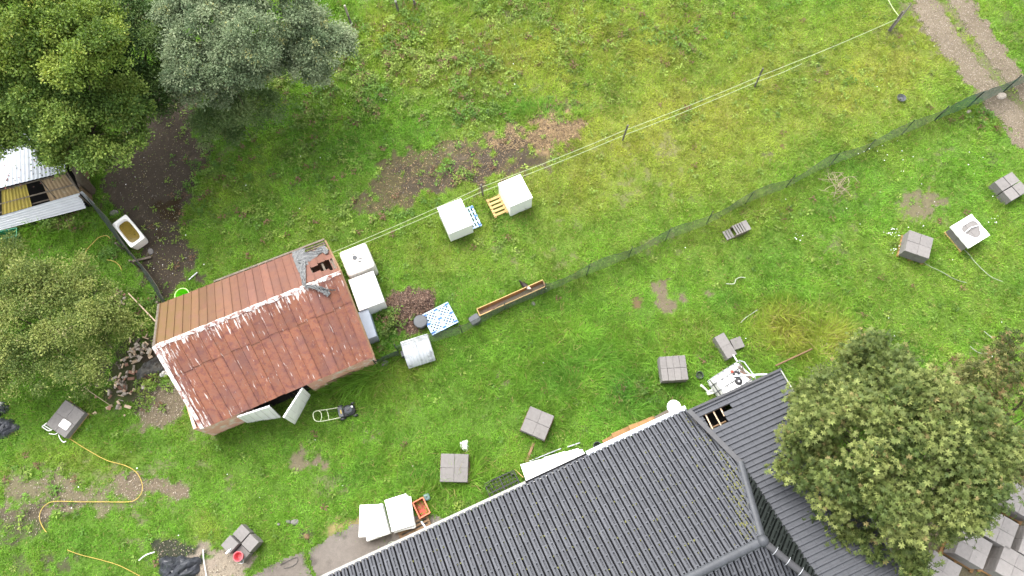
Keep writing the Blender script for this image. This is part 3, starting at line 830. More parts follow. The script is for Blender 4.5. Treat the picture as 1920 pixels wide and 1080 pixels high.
# the netting torn loose over the broken corner
def ribbon(name, label, cat, paths, mat):
    allv, allf = [], []
    for pts, wids in paths:
        ctr = spline(pts, 8); m_ = len(ctr); cols = 9
        base = len(allv)
        for k, p in enumerate(ctr):
            d = (ctr[min(k + 1, m_ - 1)] - ctr[max(k - 1, 0)]).normalized()
            sd = d.cross(Vector((0, 0, 1))).normalized()
            w = np.interp(k / (m_ - 1), np.linspace(0, 1, len(wids)), wids)
            for i in range(cols):
                f = i / (cols - 1) - 0.5
                z = 0.035 + 0.05 * abs(math.sin(i * 2.3 + k * 0.55)) * random.uniform(0.5, 1.2)
                allv.append(p + sd * f * w * random.uniform(0.85, 1.1) + Vector((0, 0, z)))
        allf += [(base + k * cols + i, base + k * cols + i + 1, base + (k + 1) * cols + i + 1, base + (k + 1) * cols + i) for k in range(m_ - 1) for i in range(cols - 1)]
    me = bpy.data.meshes.new(name); me.from_pydata(allv, [], allf); me.update()
    return tag(link(name, me, mat), label, cat)
def upz(u, v):      # height of the upper shed slope under a survey point
    z = 2.9
    n_ = (sRR - sRL).cross(sTL - sRL).normalized()
    for _ in range(12):
        p = P(u, v, z); z = sRL.z - ((p.x - sRL.x) * n_.x + (p.y - sRL.y) * n_.y) / n_.z
    return P(u, v, z + 0.05)
def loz(u, v):
    z = 2.9
    n_ = (sRR - sRL).cross(sBL - sRL).normalized()
    for _ in range(12):
        p = P(u, v, z); z = sRL.z - ((p.x - sRL.x) * n_.x + (p.y - sRL.y) * n_.y) / n_.z
    return P(u, v, z + 0.05)
ribbon('torn_netting', 'grey torn netting draped over the broken corner of the rusty roof', 'netting',
       [([upz(560, 470), upz(562, 485), upz(567, 505), upz(570, 525), upz(571, 536)], (0.55, 0.45, 0.3, 0.16, 0.14)),
        ([upz(566, 496), upz(578, 484), upz(595, 475), upz(606, 468), upz(614, 476)], (0.45, 0.5, 0.22, 0.3, 0.12)),
        ([loz(572, 538), loz(590, 539), loz(606, 545), loz(618, 554)], (0.14, 0.16, 0.22, 0.2)),
        ([loz(598, 541), loz(615, 544), loz(630, 545)], (0.06, 0.05, 0.04))], 'netgrey')

# ================================================================== THE HOUSE
house = thing('tiled_house', 'house with dark grey ribbed tile roof, white gutter and hipped end', 'house', P(1150, 1000, 0))
HO = house.location.copy()
def Hl(p): return Vector(p) - HO
ZE, ZRG = 2.6, 4.5
eA0, eA = P(620, 1080, ZE), P(1287, 770, ZE)
dd = (eA - eA0); dd.z = 0; dd.normalize()
nd = Vector((dd.y, -dd.x, 0))                         # up the front slope, in plan
apx = P(1428, 1014, ZRG)
run = (apx - eA0).dot(nd)
kM = (ZRG - ZE) / run
zb = ZE
for _ in range(40):
    Bp = P(1387, 869, zb); zb = ZE + kM * (Bp - eA0).dot(nd)
def onM(u, v):
    z = 3.0
    for _ in range(40):
        p = P(u, v, z); z = ZE + kM * (p - eA0).dot(nd)
    return P(u, v, z)
eL = eA0 - dd * 5.0                                   # the roof goes on out of the picture
rL = apx - dd * ((apx - eL).dot(dd))
M1 = [eL, eA, Bp, apx, rL]
XA, XC, XB = P(1290, 771, ZE + 0.42), P(1461, 694, ZE + 0.55), Bp + Vector((0, 0, 0.0))
nX = (XC - XA).cross(XB - XA).normalized()
def onX(u, v):
    z = 3.4
    for _ in range(60):
        p = P(u, v, z); z = XA.z - ((p.x - XA.x) * nX.x + (p.y - XA.y) * nX.y) / nX.z
    return P(u, v, z)
XD, XS = onX(1700, 1085), onX(1528, 1082)
XS = XB + (XS - XB) * 1.12; XD = XC + (XD - XC) * 1.12
XC2 = onX(1548, 838)
TW, TG = 0.235, 0.37
def tile_mesh():
    # a broad roll with a pressed channel that stops short of the tile's nose, deep lap groove beside it
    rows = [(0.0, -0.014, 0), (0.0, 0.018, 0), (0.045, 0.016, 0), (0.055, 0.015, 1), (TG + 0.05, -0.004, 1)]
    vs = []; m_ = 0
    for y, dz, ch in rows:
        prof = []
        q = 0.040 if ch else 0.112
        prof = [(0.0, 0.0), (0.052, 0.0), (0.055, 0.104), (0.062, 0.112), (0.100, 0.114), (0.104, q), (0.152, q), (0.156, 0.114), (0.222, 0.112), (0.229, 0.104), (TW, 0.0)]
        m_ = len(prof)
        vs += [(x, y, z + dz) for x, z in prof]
    fs = [(r * m_ + i, r * m_ + i + 1, (r + 1) * m_ + i + 1, (r + 1) * m_ + i) for r in range(len(rows) - 1) for i in range(1, m_ - 1)]     # lap groove left open; the near-black sheet below stands in for its shade
    me = bpy.data.meshes.new('tile'); me.from_pydata(vs, [], fs); me.update()
    return me
TILE = tile_mesh()
WW = 0.185
def wing_tile_mesh():
    prof = [(0.0, 0.0), (0.118, 0.0), (0.123, 0.052), (0.130, 0.060), (0.170, 0.060), (0.178, 0.052), (WW, 0.0)]
    m_ = len(prof); vs = []
    for y, dz in ((0.0, -0.012), (0.0, 0.012), (TG + 0.05, -0.004)): vs += [(x, y, z + dz) for x, z in prof]
    me = bpy.data.meshes.new('tile')
    me.from_pydata(vs, [], [(r * m_ + i, r * m_ + i + 1, (r + 1) * m_ + i + 1, (r + 1) * m_ + i) for r in range(2) for i in range(m_ - 1)]); me.update()
    return me
WTILE = wing_tile_mesh()
TILES = []      # (matrix, clipped mesh or None, slope part, mat, distance to the camera)
def tile_field(slope, O, ex, ey, poly, mat, holes=(), tile=None, TW=TW):
    tile = tile or TILE
    if ex.cross(ey).z < 0: ex = -ex
    nz = ex.cross(ey).normalized()
    p2 = [((p - O).dot(ex), (p - O).dot(ey)) for p in poly]
    h2 = [[((p - O).dot(ex), (p - O).dot(ey)) for p in h] for h in holes]
    ar = sum(p2[i][0] * p2[(i + 1) % len(p2)][1] - p2[(i + 1) % len(p2)][0] * p2[i][1] for i in range(len(p2)))
    if ar < 0: p2 = p2[::-1]
    xs = [p[0] for p in p2]; ys = [p[1] for p in p2]
    for r in range(int(math.floor(min(ys) / TG)), int(math.ceil(max(ys) / TG))):
        for c in range(int(math.floor(min(xs) / TW)), int(math.ceil(max(xs) / TW))):
            x, y = c * TW, r * TG
            cs = [(x, y), (x + TW, y), (x + TW, y + TG), (x, y + TG)]
            ins = inpoly(np.array([a for a, b in cs]), np.array([b for a, b in cs]), p2)
            ctr = (x + TW / 2, y + TG / 2)
            if any(inpoly(np.array([ctr[0]]), np.array([ctr[1]]), h)[0] for h in h2): continue
            W = O + ex * x + ey * y + nz * 0.02
            jit = random.uniform(-0.003, 0.003)
            mt = Matrix(((ex.x, ey.x, nz.x, W.x + jit - HO.x), (ex.y, ey.y, nz.y, W.y - HO.y), (ex.z, ey.z, nz.z, W.z + abs(jit) - HO.z), (0, 0, 0, 1)))
            if ins.all():
                TILES.append((mt, None if tile is TILE else tile, slope, mat, W))
                continue
            bm = bmesh.new(); bm.from_mesh(tile)
            for i in range(len(p2)):
                a, b = p2[i], p2[(i + 1) % len(p2)]
                nx_, ny_ = (b[1] - a[1]), -(b[0] - a[0])
                bmesh.ops.bisect_plane(bm, geom=bm.verts[:] + bm.edges[:] + bm.faces[:], plane_co=(a[0] - x, a[1] - y, 0), plane_no=(nx_, ny_, 0), clear_outer=True)
                if not bm.faces: break
            if bm.faces:
                me = bpy.data.meshes.new('tile'); bm.to_mesh(me)
                TILES.append((mt, me, slope, mat, W))
            bm.free()
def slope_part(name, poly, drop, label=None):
    """near-black sheet under the tiles, painted as shade for the open grooves"""
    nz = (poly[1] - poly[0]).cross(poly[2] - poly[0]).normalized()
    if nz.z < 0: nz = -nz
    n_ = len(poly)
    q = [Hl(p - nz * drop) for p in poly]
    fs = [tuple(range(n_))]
    return MB().add(q, fs).build(name, 'grooveshade', house)
# front slope
ey1 = (nd + Vector((0, 0, kM))).normalized()
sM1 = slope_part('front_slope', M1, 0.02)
tile_field(sM1, eL, dd, ey1, M1, 'tile')
# back slope
ey2 = (-nd + Vector((0, 0, kM))).normalized()
bk = 3.2
sdrop = Vector((0, 0, -kM * bk)) + nd * bk
M2 = [apx + dd * 0.0, rL, rL + sdrop, P(1640, 1175, ZRG - kM * bk)]
M2[3] = apx + sdrop + dd * 1.55
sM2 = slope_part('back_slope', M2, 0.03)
tile_field(sM2, rL + sdrop, -dd, ey2, [M2[0], M2[1], M2[2], M2[3]], 'tile')
# hip end
E3 = [apx, XB, XS]
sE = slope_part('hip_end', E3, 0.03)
nE = (XB - apx).cross(XS - apx).normalized()
if nE.z < 0: nE = -nE
eyE = Vector((-nE.x, -nE.y, (nE.x ** 2 + nE.y ** 2) / nE.z)).normalized()
exE = eyE.cross(nE).normalized()
tile_field(sE, XS, exE, eyE, E3, 'wetshadetile')
# side wing: ribs run along the front
exX = (XC - XA).normalized(); eyX = nX.cross(exX).normalized()
if nX.z < 0: eyX = -eyX
HOLE = [onX(*p) for p in ((1307, 781), (1364, 755), (1369, 765), (1357, 772), (1363, 789), (1336, 802), (1347, 827), (1338, 818))]
X1 = [XA, XC, XC2, XB]; X2 = [XB, XC2, XD, XS]
# tiles laid with their ribs along the wing: rotate the field
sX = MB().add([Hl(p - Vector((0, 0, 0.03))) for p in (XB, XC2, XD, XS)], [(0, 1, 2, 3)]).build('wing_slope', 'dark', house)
for poly in (X1, X2):
    tile_field(sX, XC, -eyX if (nX.z > 0) else eyX, exX, poly, 'tile', [HOLE], WTILE, WW)
TILES.sort(key=lambda t: 0 if (-40 < Qn(t[4].x, t[4].y, t[4].z)[0] < 1960 and -20 < Qn(t[4].x, t[4].y, t[4].z)[1] < 1070) else 1)
vis = [t for t in TILES]
for me_mat in ('tile', 'wetshadetile'): pass
TILE.materials.append(M['tile'])
rest_v, rest_f = [], []
whole = 0
for mt, me, slope, mat, W in TILES:
    u_, v_ = Qn(W.x, W.y, W.z)
    if whole < 295 and mat == 'tile' and me is None:
        o = bpy.data.objects.new('tile', TILE); COL.objects.link(o)
        o.parent = slope; o.matrix_local = mt
        whole += 1
    else:
        src = me or TILE
        b = len(rest_v)
        rest_v += [mt @ v.co for v in src.vertices]
        rest_f += [(tuple(b + i for i in p.vertices), 1 if mat == 'wetshadetile' else 0) for p in src.polygons]
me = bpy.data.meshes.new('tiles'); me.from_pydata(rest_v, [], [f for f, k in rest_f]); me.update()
me.materials.append(M['tile']); me.materials.append(M['wetshadetile'])
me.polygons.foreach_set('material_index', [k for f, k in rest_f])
o = link('tiles', me, None, house); tag(o, kind='stuff')
# ridge and hip tiles
def ridge_run(a, b, r, step, mat='ridge', name='ridge_tile', lift=0.05, clips=False):
    d = (b - a); L = d.length; d.normalize(); k = max(1, int(L / step))
    sd = d.cross(Vector((0, 0, 1))).normalized(); up = sd.cross(d).normalized()
    for i in range(k):
        p = a + d * (L * i / k); q = a + d * (L * (i + 1) / k + 0.03)
        vs = []
        for pt, rr in ((p, r * 1.06), (q, r * 0.98)):
            for j in range(9):
                t = math.pi * j / 8
                vs.append(Hl(pt) + sd * rr * math.cos(t) + up * (rr * 0.75 * math.sin(t) + lift - 0.03))
        MB().add(vs, [(j, j + 1, 9 + j + 1, 9 + j) for j in range(8)] + [tuple(range(9)), tuple(range(9, 18))]).build(name, mat, house, smooth=True)
        if clips:
            pts = [Hl(p) + sd * (r + 0.04) * math.cos(t) + up * ((r + 0.02) * 0.8 * math.sin(t) + lift - 0.02) for t in [math.pi * j / 6 for j in range(7)]]
            MB().tube(pts, 0.012, 4).build('clip', 'steel', house)
ridge_run(rL, apx, 0.14, 0.42, lift=0.11)
ridge_run(XB, apx, 0.12, 0.42, lift=0.12)
ridge_run(apx, XS, 0.11, 0.42, 'lead', lift=0.13, clips=True)
MB().lathe([(0.19, -0.05), (0.19, 0.06), (0.15, 0.14), (0.08, 0.19), (0.0, 0.2)], 18, Hl(apx) + Vector((0, 0, 0.08))).build('ridge_cap', 'ridge', house, smooth=True)
# flashing in the valley, edge of the wing, light verge strips
def strip(a, b, w, h, mat, name, up=0.06):
    d = (b - a).normalized(); sd = d.cross(Vector((0, 0, 1))).normalized() * (w / 2)
    a, b = Hl(a) + Vector((0, 0, up)), Hl(b) + Vector((0, 0, up)); z = Vector((0, 0, h))
    q = [a - sd, b - sd, b + sd, a + sd]
    return MB().add([p + z for p in q] + q, [(0, 1, 2, 3), (7, 6, 5, 4)] + [(i, 4 + i, 4 + (i + 1) % 4, (i + 1) % 4) for i in range(4)]).build(name, mat, house)
strip(XA.lerp(XB, -0.01), XB, 0.17, 0.02, 'lead', 'valley_flashing', 0.15)
vq = [XA, XB, Bp - Vector((0, 0, 0.1)), eA - Vector((0, 0, 0.05))]
MB().add([Hl(p) for p in (XA + Vector((-.05, -.03, 0.06)), XB + Vector((-.05, -.03, 0.06)), XB + Vector((-.06, -.04, -0.06)), eA + Vector((0.02, -0.02, 0)))], [(0, 1, 2, 3)]).build('valley_board', 'lead', house)
strip(XC.lerp(XD, -0.005), XD, 0.035, 0.04, 'gutterg', 'verge_strip', 0.09)
strip(XA, XC + exX * 0.03, 0.08, 0.05, 'lead', 'verge_strip', 0.09)
strip(Bp.lerp(apx, 0.02) - dd * 0.14, apx - dd * 0.2, 0.03, 0.03, 'ridge', 'hip_strip', 0.135)
# rafters and loft under the missing tiles
for a, b in (((1322, 775), (1337, 805)), ((1336, 768), (1352, 797)), ((1350, 763), (1358, 778)), ((1308, 782), (1325, 808))):
    p, q = onX(*a) - Vector((0, 0, 0.02)), onX(*b) - Vector((0, 0, 0.02))
    e = (q - p) * 0.12
    MB().tube([Hl(p - e), Hl(q + e)], 0.026, 4).build('rafter', 'chip', house)
for a, b in (((1309, 783), (1365, 757)), ((1333, 803), (1363, 789))):
    MB().tube([Hl(onX(*a) - Vector((0, 0, 0.10))), Hl(onX(*b) - Vector((0, 0, 0.10)))], 0.03, 4).build('batten', 'wood', house)
lf = [onX(1295, 778), onX(1378, 748), onX(1400, 800), onX(1340, 835)]
MB().add([Hl(Vector((p.x, p.y, 1.9))) for p in lf], [(0, 1, 2, 3)]).build('loft_floor', 'dark', house)
# gutter along the front eave and fascia behind it
def gutter(a, b, mat, name):
    d = (b - a).normalized(); n_ = -nd
    prof = [(0.0, 0.0), (0.02, -0.07), (0.07, -0.10), (0.12, -0.07), (0.135, 0.015), (0.12, 0.015), (0.108, -0.06), (0.07, -0.085), (0.03, -0.06), (0.012, 0.0)]
    vs = [Hl(p + n_ * x + Vector((0, 0, z + 0.03))) for p in (a, b) for x, z in prof]
    m_ = len(prof)
    return MB().add(vs, [(i, (i + 1) % m_, m_ + (i + 1) % m_, m_ + i) for i in range(m_)] + [tuple(range(m_)), tuple(range(m_, 2 * m_))]).build(name, mat, house)
g1 = P(985, 904, ZE); g2 = P(1100, 852, ZE)
def one(p): return eL + dd * (p - eL).dot(dd)
gutter(one(eL), one(g1), 'gutterg', 'gutter'); gutter(one(g1) + dd * .01, one(g2), 'lead', 'gutter'); gutter(one(g2) + dd * .01, one(eA), 'gutterw', 'gutter')
strip(one(g2) - nd * 0.10, one(eA) - nd * 0.10, 0.17, 0.05, 'gutterw', 'fascia', 0.06)
strip(one(eL) - nd * 0.08, one(g1) - nd * 0.08, 0.12, 0.04, 'gutterg', 'fascia', 0.06)
# walls
wi = nd * 0.55
w1, w2 = eL + wi, eA + wi - dd * 0.35
w3 = w2 + nd * (run * 2 - 1.1); w4 = w1 + nd * (run * 2 - 1.1)
MB().prism([Hl(p) for p in (w1, w2, w3, w4)], 0, ZE - 0.02).build('wall', 'render', house)
c1, c2, c3, c4 = [Vector((p.x, p.y, 0)) for p in (XA, XC, XD, XS)]
ctr = (c1 + c2 + c3 + c4) / 4
wing = [c + (ctr - c) * 0.07 for c in (c1, c2, c3, c4)]
for i in range(4):
    a, b = wing[i], wing[(i + 1) % 4]
    d = (b - a).normalized(); n_ = Vector((-d.y, d.x, 0)) * 0.12
    MB().prism([Hl(p) for p in (a, b, b + n_, a + n_)], 0, 2.9).build('wall', 'render', house)
HOUSE_FOOT = [(p.x, p.y) for p in (w1, w2, w3, w4)]; WING_FOOT = [(p.x, p.y) for p in wing]
# moss cushions along the hip, the valley and at tile laps
def moss():
    pts = []
    for _ in range(330):
        t = random.random() ** 0.8; p = apx.lerp(Bp, t) if random.random() < 0.75 else Bp.lerp(eA, random.random() ** 1.5)
        d = abs(random.gauss(0, 0.38)) + 0.12
        pts.append((p - dd * d + nd * random.gauss(0, 0.1), random.uniform(0.015, 0.045)))
    for _ in range(800):
        p = eL + dd * random.uniform(1, 17.2); r_ = random.randint(0, 13) * TG * ey1.dot(nd)
        pts.append((p + nd * (r_ + random.uniform(0, 0.04)), random.uniform(0.015, 0.035)))
    vs, fs, cl = [], [], []
    for p, r in pts:
        if (p - eL).dot(nd) > run - 0.2 or (p - eL).dot(nd) < 0.05: continue
        x = (p - eL).dot(dd) / TW; fr = x - math.floor(x)
        z = ZE + kM * (p - eL).dot(nd) + 0.14
        c = Vector((p.x, p.y, z)); b = len(vs); k = 6; ph = random.random() * 6
        rr = [r * random.uniform(0.7, 1.3) for _ in range(k)]
        vs += [Hl(c + Vector((rr[i] * math.cos(ph + i), rr[i] * math.sin(ph + i), -0.01))) for i in range(k)] + [Hl(c + Vector((0, 0, r * 0.6)))]
        fs += [(b + i, b + (i + 1) % k, b + k) for i in range(k)]
        g = random.uniform(0.7, 1.25)
        cl += [(0.115 * g, 0.115 * g, 0.04 * g)] * k
    o = npmesh('moss', np.array([tuple(v) for v in vs]), np.array(fs), np.array(cl), 'litter', house)
    tag(o, kind='stuff')
moss()

# ================================================================== THE POULTRY COOP (left edge)
M['coopwhite'] = pmat('white_corrugated_sheet', (0.80, 0.81, 0.83), (0.72, 0.73, 0.75), 3, 0.5, 0.05, rnd=0.03)
coop = thing('poultry_coop', 'low lean-to coop roofed with white, yellow and brown corrugated sheets', 'coop', P(60, 400, 0))
CO = coop.location.copy()
def corrugated(quad, waves, along, amp, mat, name, th=0.012, parent=coop, O=CO, smooth=True):
    """corrugated sheet on four corners a,b,c,d; ridges run a->b (along=0) or a->d (along=1)"""
    a, b, c, d = [Vector(p) for p in quad]
    nrm = (b - a).cross(d - a).normalized()
    if nrm.z < 0: nrm = -nrm
    n1 = waves * 6
    vs, fs = [], []
    for k in range(n1 + 1):
        f = k / n1; h = amp * math.cos(2 * math.pi * waves * f)
        for e in (0.0, 0.5, 1.0):
            s, t = (e, f) if along == 0 else (f, e)
            vs.append(bil(a, b, c, d, s, t) + nrm * (h + 0.004 * random.uniform(-1, 1)) - O)
    fs = [(k * 3 + i, k * 3 + i + 1, (k + 1) * 3 + i + 1, (k + 1) * 3 + i) for k in range(n1) for i in (0, 1)]
    return MB().add(vs, fs).build(name, mat, parent, smooth=smooth)
ZF, ZM, ZT = 0.85, 1.30, 1.55
corrugated([P(-60, 421, ZF), P(148, 361, ZF), P(161, 389, 0.35), P(-60, 446, 0.35)], 6, 0, 0.05, 'coopwhite', 'front_sheet')
corrugated([P(148, 360, ZF), P(154, 358, ZF), P(178, 382, 0.1), P(172, 384, 0.1)], 2, 0, 0.012, 'whitesheet', 'corner_sheet')
def tier(u0, u1, mat, name, waves):
    f0, f1 = (u0 - 0) / 148.0, (u1 - 0) / 148.0
    a0, a1 = P(0, 358, ZM), P(121, 327, ZM); b0, b1 = P(0, 404, ZF), P(148, 362, ZF)
    q = [a0.lerp(a1, f0), a0.lerp(a1, f1), b0.lerp(b1, f1), b0.lerp(b1, f0)]
    return corrugated(q, waves, 1, 0.016, mat, name)
tier(4, 60, 'yellowsheet', 'roof_sheet', 8)
tier(94, 150, 'brownsheet', 'roof_sheet', 7)
tier(-110, -50, 'yellowsheet', 'roof_sheet', 8)
for (a, b, z) in (((-60, 415), (150, 358), ZF - .03), ((-60, 372), (122, 325), ZM - .03), ((-60, 398), (140, 346), 1.05)):
    MB().tube([P(*a, z) - CO, P(*b, z) - CO], 0.035, 4).build('beam', 'oldwood', coop)
for (a, b) in (((122, 326), (150, 360)), ((75, 338), (104, 372))):
    MB().tube([P(*a, ZM + .02) - CO, P(*b, ZF + .02) - CO], 0.03, 4).build('rafter', 'oldwood', coop)
corrugated([P(-80, 250, ZT + .35), P(118, 240, ZT + .35), P(123, 322, ZT - .1), P(-80, 372, ZT - .1)], 26, 1, 0.014, 'coopsheet', 'upper_roof_sheet')
for (a, b) in (((125, 322), (144, 352)), ((130, 310), (142, 330))):
    MB().tube([P(*a, 1.4) - CO, P(*b, 1.1) - CO], 0.03, 4).build('brace', 'oldwood', coop)
# inside: dark floor and back boards
q = [P(-80, 470, 0), P(176, 386, 0), P(150, 300, 0), P(-80, 320, 0)]
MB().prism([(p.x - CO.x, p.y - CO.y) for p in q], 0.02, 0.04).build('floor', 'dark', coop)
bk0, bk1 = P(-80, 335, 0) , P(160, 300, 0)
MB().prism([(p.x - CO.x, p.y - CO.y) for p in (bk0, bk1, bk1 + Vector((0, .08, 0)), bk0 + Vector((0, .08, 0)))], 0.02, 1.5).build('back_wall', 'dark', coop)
# woven lath screen on the right side
sa, sb = P(150, 357, 0.85), P(144, 306, 0.85)
ba, bb = P(174, 381, 0.05), P(166, 322, 0.05)
MB().plate([sa - CO, ba - CO, bb - CO, sb - CO], 0.03).build('screen_board', 'brownsheet', coop)
for k in range(16):
    f = k / 15
    a = sa.lerp(sb, f); b = ba.lerp(bb, min(1, f + 0.06))
    MB().tube([a - CO + Vector((0.03, 0, 0.02)), b - CO + Vector((0.03, 0, 0.02))], 0.022, 4).build('lath', 'brownsheet', coop)
MB().tube([P(136, 308, 1.3) - CO, P(149, 350, 0.9) - CO], 0.05, 5).build('post', 'oldwood', coop)
COOP_FOOT = [(p.x, p.y) for p in [P(-80, 460, 0), P(172, 388, 0), P(165, 310, 0), P(-80, 310, 0)]]

# ================================================================== FENCES
def net_fence(name, label, pts, h, mat, posts, postmat, pr, dz=None, lean=0.0, group=None):
    root = thing(name, label, 'fence', pts[0], 0, group)
    O = root.location.copy()
    ctr = spline(pts, 10)
    vs, fs, uvs = [], [], []
    L = 0; rows = 5
    for k, p in enumerate(ctr):
        if k: L += (ctr[k] - ctr[k - 1]).length
        d = (ctr[min(k + 1, len(ctr) - 1)] - ctr[max(k - 1, 0)]).normalized(); sd = Vector((-d.y, d.x, 0))
        hh = h * (1 + 0.06 * math.sin(L * 2.3) + random.uniform(-.03, .03))
        for i in range(rows):
            f = i / (rows - 1)
            vs.append(p - O + Vector((0, 0, hh * f)) + sd * (0.05 * math.sin(L * 1.7 + i * 1.3) * (0.4 + f) + lean * f + random.uniform(-.012, .012)))
            uvs.append((L, hh * f))
    fs = [(k * rows + i, (k + 1) * rows + i, (k + 1) * rows + i + 1, k * rows + i + 1) for k in range(len(ctr) - 1) for i in range(rows - 1)]
    me = bpy.data.meshes.new('netting'); me.from_pydata(vs, [], fs); me.update()
    ul = me.uv_layers.new(name='UVMap')
    for lp in me.loops: ul.data[lp.index].uv = uvs[lp.vertex_index]
    link('netting', me, mat, root)
    MB().tube([Vector(vs[k * rows + rows - 1]) for k in range(len(ctr))], 0.007, 4).build('top_wire', postmat, root)
    for b, t in posts:
        MB().tube([b - O - Vector((0, 0, 0.1)), t - O], pr, 6).build('post', postmat, root)
    return root
fpost = [((747, 660), 1.1), ((867, 624), 1.2), ((947, 582), 1.1), ((1021, 549), 1.1), ((1099, 517), 1.15), ((1178, 483), 1.15), ((1247, 452), 1.2), ((1324, 421), 1.25), ((1396, 384), 1.15), ((1473, 352), 1.15), ((1554, 312), 1.1), ((1622, 285), 1.1), ((1690, 253), 1.2)]
def jit(v, s): return v + Vector((random.uniform(-s, s), random.uniform(-s, s), 0))
net_fence('netting_fence', 'sagging green netting fence on thin steel posts crossing the lawn', [P(*p) for p, h in fpost] + [P(1752, 226)], 1.1, 'netgreen',
          [(P(*p), jit(P(*p) + Vector((0, 0, h)), 0.05)) for p, h in fpost], 'postgreen', 0.018)
fp2 = [((1752, 226), 1.15), ((1812, 203), 1.3), ((1880, 173), 1.3), ((1960, 138), 1.3), ((2040, 100), 1.3)]
net_fence('windbreak_fence', 'dense dark green windbreak netting fence where the gravel track passes', [P(*p) for p, h in fp2], 1.2, 'netdense',
          [(P(*p), P(*p) + Vector((0, 0, h))) for p, h in fp2], 'postgreen', 0.03)
fp3 = [(170, 384), (205, 430), (236, 470), (262, 502), (290, 545), (312, 578)]
net_fence('matted_fence', 'matted dark netting fence running from the coop past the bathtub', [P(*p) for p in fp3], 0.75, 'netdark',
          [(P(*p), P(*p) + Vector((0, 0, 0.85))) for p in (fp3[0], fp3[2], fp3[3], fp3[5])], 'oldwood', 0.045, lean=0.26)
net_fence('torn_fence', 'short dark netting fence between the shed corner and the white hutch', [P(706, 684), P(730, 674), P(752, 668)], 0.7, 'netdark',
          [(P(706, 684), P(706, 684) + Vector((0, 0, 0.8)))], 'postgreen', 0.025)
# tape fence: wooden posts and two strands
tape = thing('tape_fence', 'wooden post fence with two pale tape strands across the field', 'fence', P(906, 367))
TO = tape.location.copy()
tp = [((690, 460), 1.0), ((906, 367), 1.1), ((1167, 263), 1.3), ((1415, 163), 1.35)]
tops = {}
for (p, h) in tp[1:]:
    b = P(*p); t = jit(b + Vector((0, 0, h)), 0.06)
    MB().tube([b - TO - Vector((0, 0, .1)), t - TO], 0.042, 7, 0.038).build('post', 'postwood', tape)
cb = P(1666, 58); ct = P(1690, 22, 1.35)
MB().tube([cb - TO, Vector((cb.x, cb.y, 1.35)) - TO], 0.05, 7).build('post', 'postwood', tape)
MB().tube([P(1668, 60) - TO, Vector((cb.x + .55, cb.y + .55, 1.15)) - TO], 0.035, 6).build('brace', 'postwood', tape)
def strand(pts, z, r, name='tape_strand', mat='rope'):
    q = []
    for a, b in zip(pts[:-1], pts[1:]):
        for k in range(8):
            f = k / 8; p = a.lerp(b, f); q.append(p - TO + Vector((0, 0, z - 0.10 * math.sin(math.pi * f))))
    q.append(pts[-1] - TO + Vector((0, 0, z)))
    return MB().tube(q, r, 4).build(name, mat, tape)
strand([P(622, 492), P(906, 367), P(1167, 263), P(1415, 163), P(1666, 58)], 0.85, 0.013)
strand([P(640, 482), P(906, 367), P(1167, 263), P(1415, 163), P(1497, 130)], 0.42, 0.014)
strand([P(1666, 58), P(1640, 10), P(1600, -60)], 1.0, 0.018)
for (b, hh, lb) in (((660, 49), 1.35, 'pale topped weathered stump post in the weeds beside the willow'), ((747, 22), 1.2, 'pale crooked post at the top edge left of the short stake'), ((779, 12), 0.8, 'short white tipped stake at the top edge of the weeds')):
    p = P(*b); o = thing('old_post', lb, 'post', p, 0, 'old posts in the weeds')
    MB().tube([(0, 0, -.1), (-.03, .02, hh * .55)], 0.06, 7, 0.055).build('post_base', 'postwood', o)
    MB().tube([(-.03, .02, hh * .55), (-.06, .05, hh)], 0.055, 7, 0.05).build('post_top', 'offwhite' if hh < 1.3 else 'stone', o)
for (u, v, s, lb) in ((1877, 181, .26, 'white concrete footing block under the windbreak fence'), (1816, 210, .14, 'small pale stone at the foot of the windbreak fence')):
    p = P(u, v); o = thing('footing_stone', lb, 'stone', p, 0.4, foot=(s * 2, s * 2))
    MB().lathe([(0.0, s * .5), (s * .6, s * .48), (s * .9, s * .3), (s, 0)], 7, sy=.7).build('block', 'stone', o)

# ================================================================== THINGS IN THE YARD
YA = R(24)
def pallet(loc, rz, L, W, label, mat='pine', nboard=6, h=0.14, group=None, blocks=None):
    o = thing('pallet', label, 'pallet', loc, rz, group, foot=(L, W))
    for k in range(nboard):
        y = -W / 2 + (k + 0.5) * W / nboard
        MB().slab((0, y, h - 0.011), (L, W / nboard * 0.58, 0.022), 0.003).build('board', mat, o)
    for x in (-L / 2 + .05, 0, L / 2 - .05):
        MB().box((x, 0, h - 0.034), (0.10, W, 0.022)).build('stringer', mat, o)
        for y in (-W / 2 + .06, 0, W / 2 - .06):
            MB().box((x, y, 0.045), (0.10, 0.12, 0.088)).build('block', blocks or mat, o)
    return o
SLABM = {}
def slab_mesh(w, d, h, mat='concrete'):
    k = (round(w, 3), round(d, 3), round(h, 3), mat)
    if k not in SLABM:
        SLABM[k] = MB().slab((0, 0, h / 2), (w, d, h), 0.008).mesh('slab')
        SLABM[k].materials.append(M[mat])
    return SLABM[k]
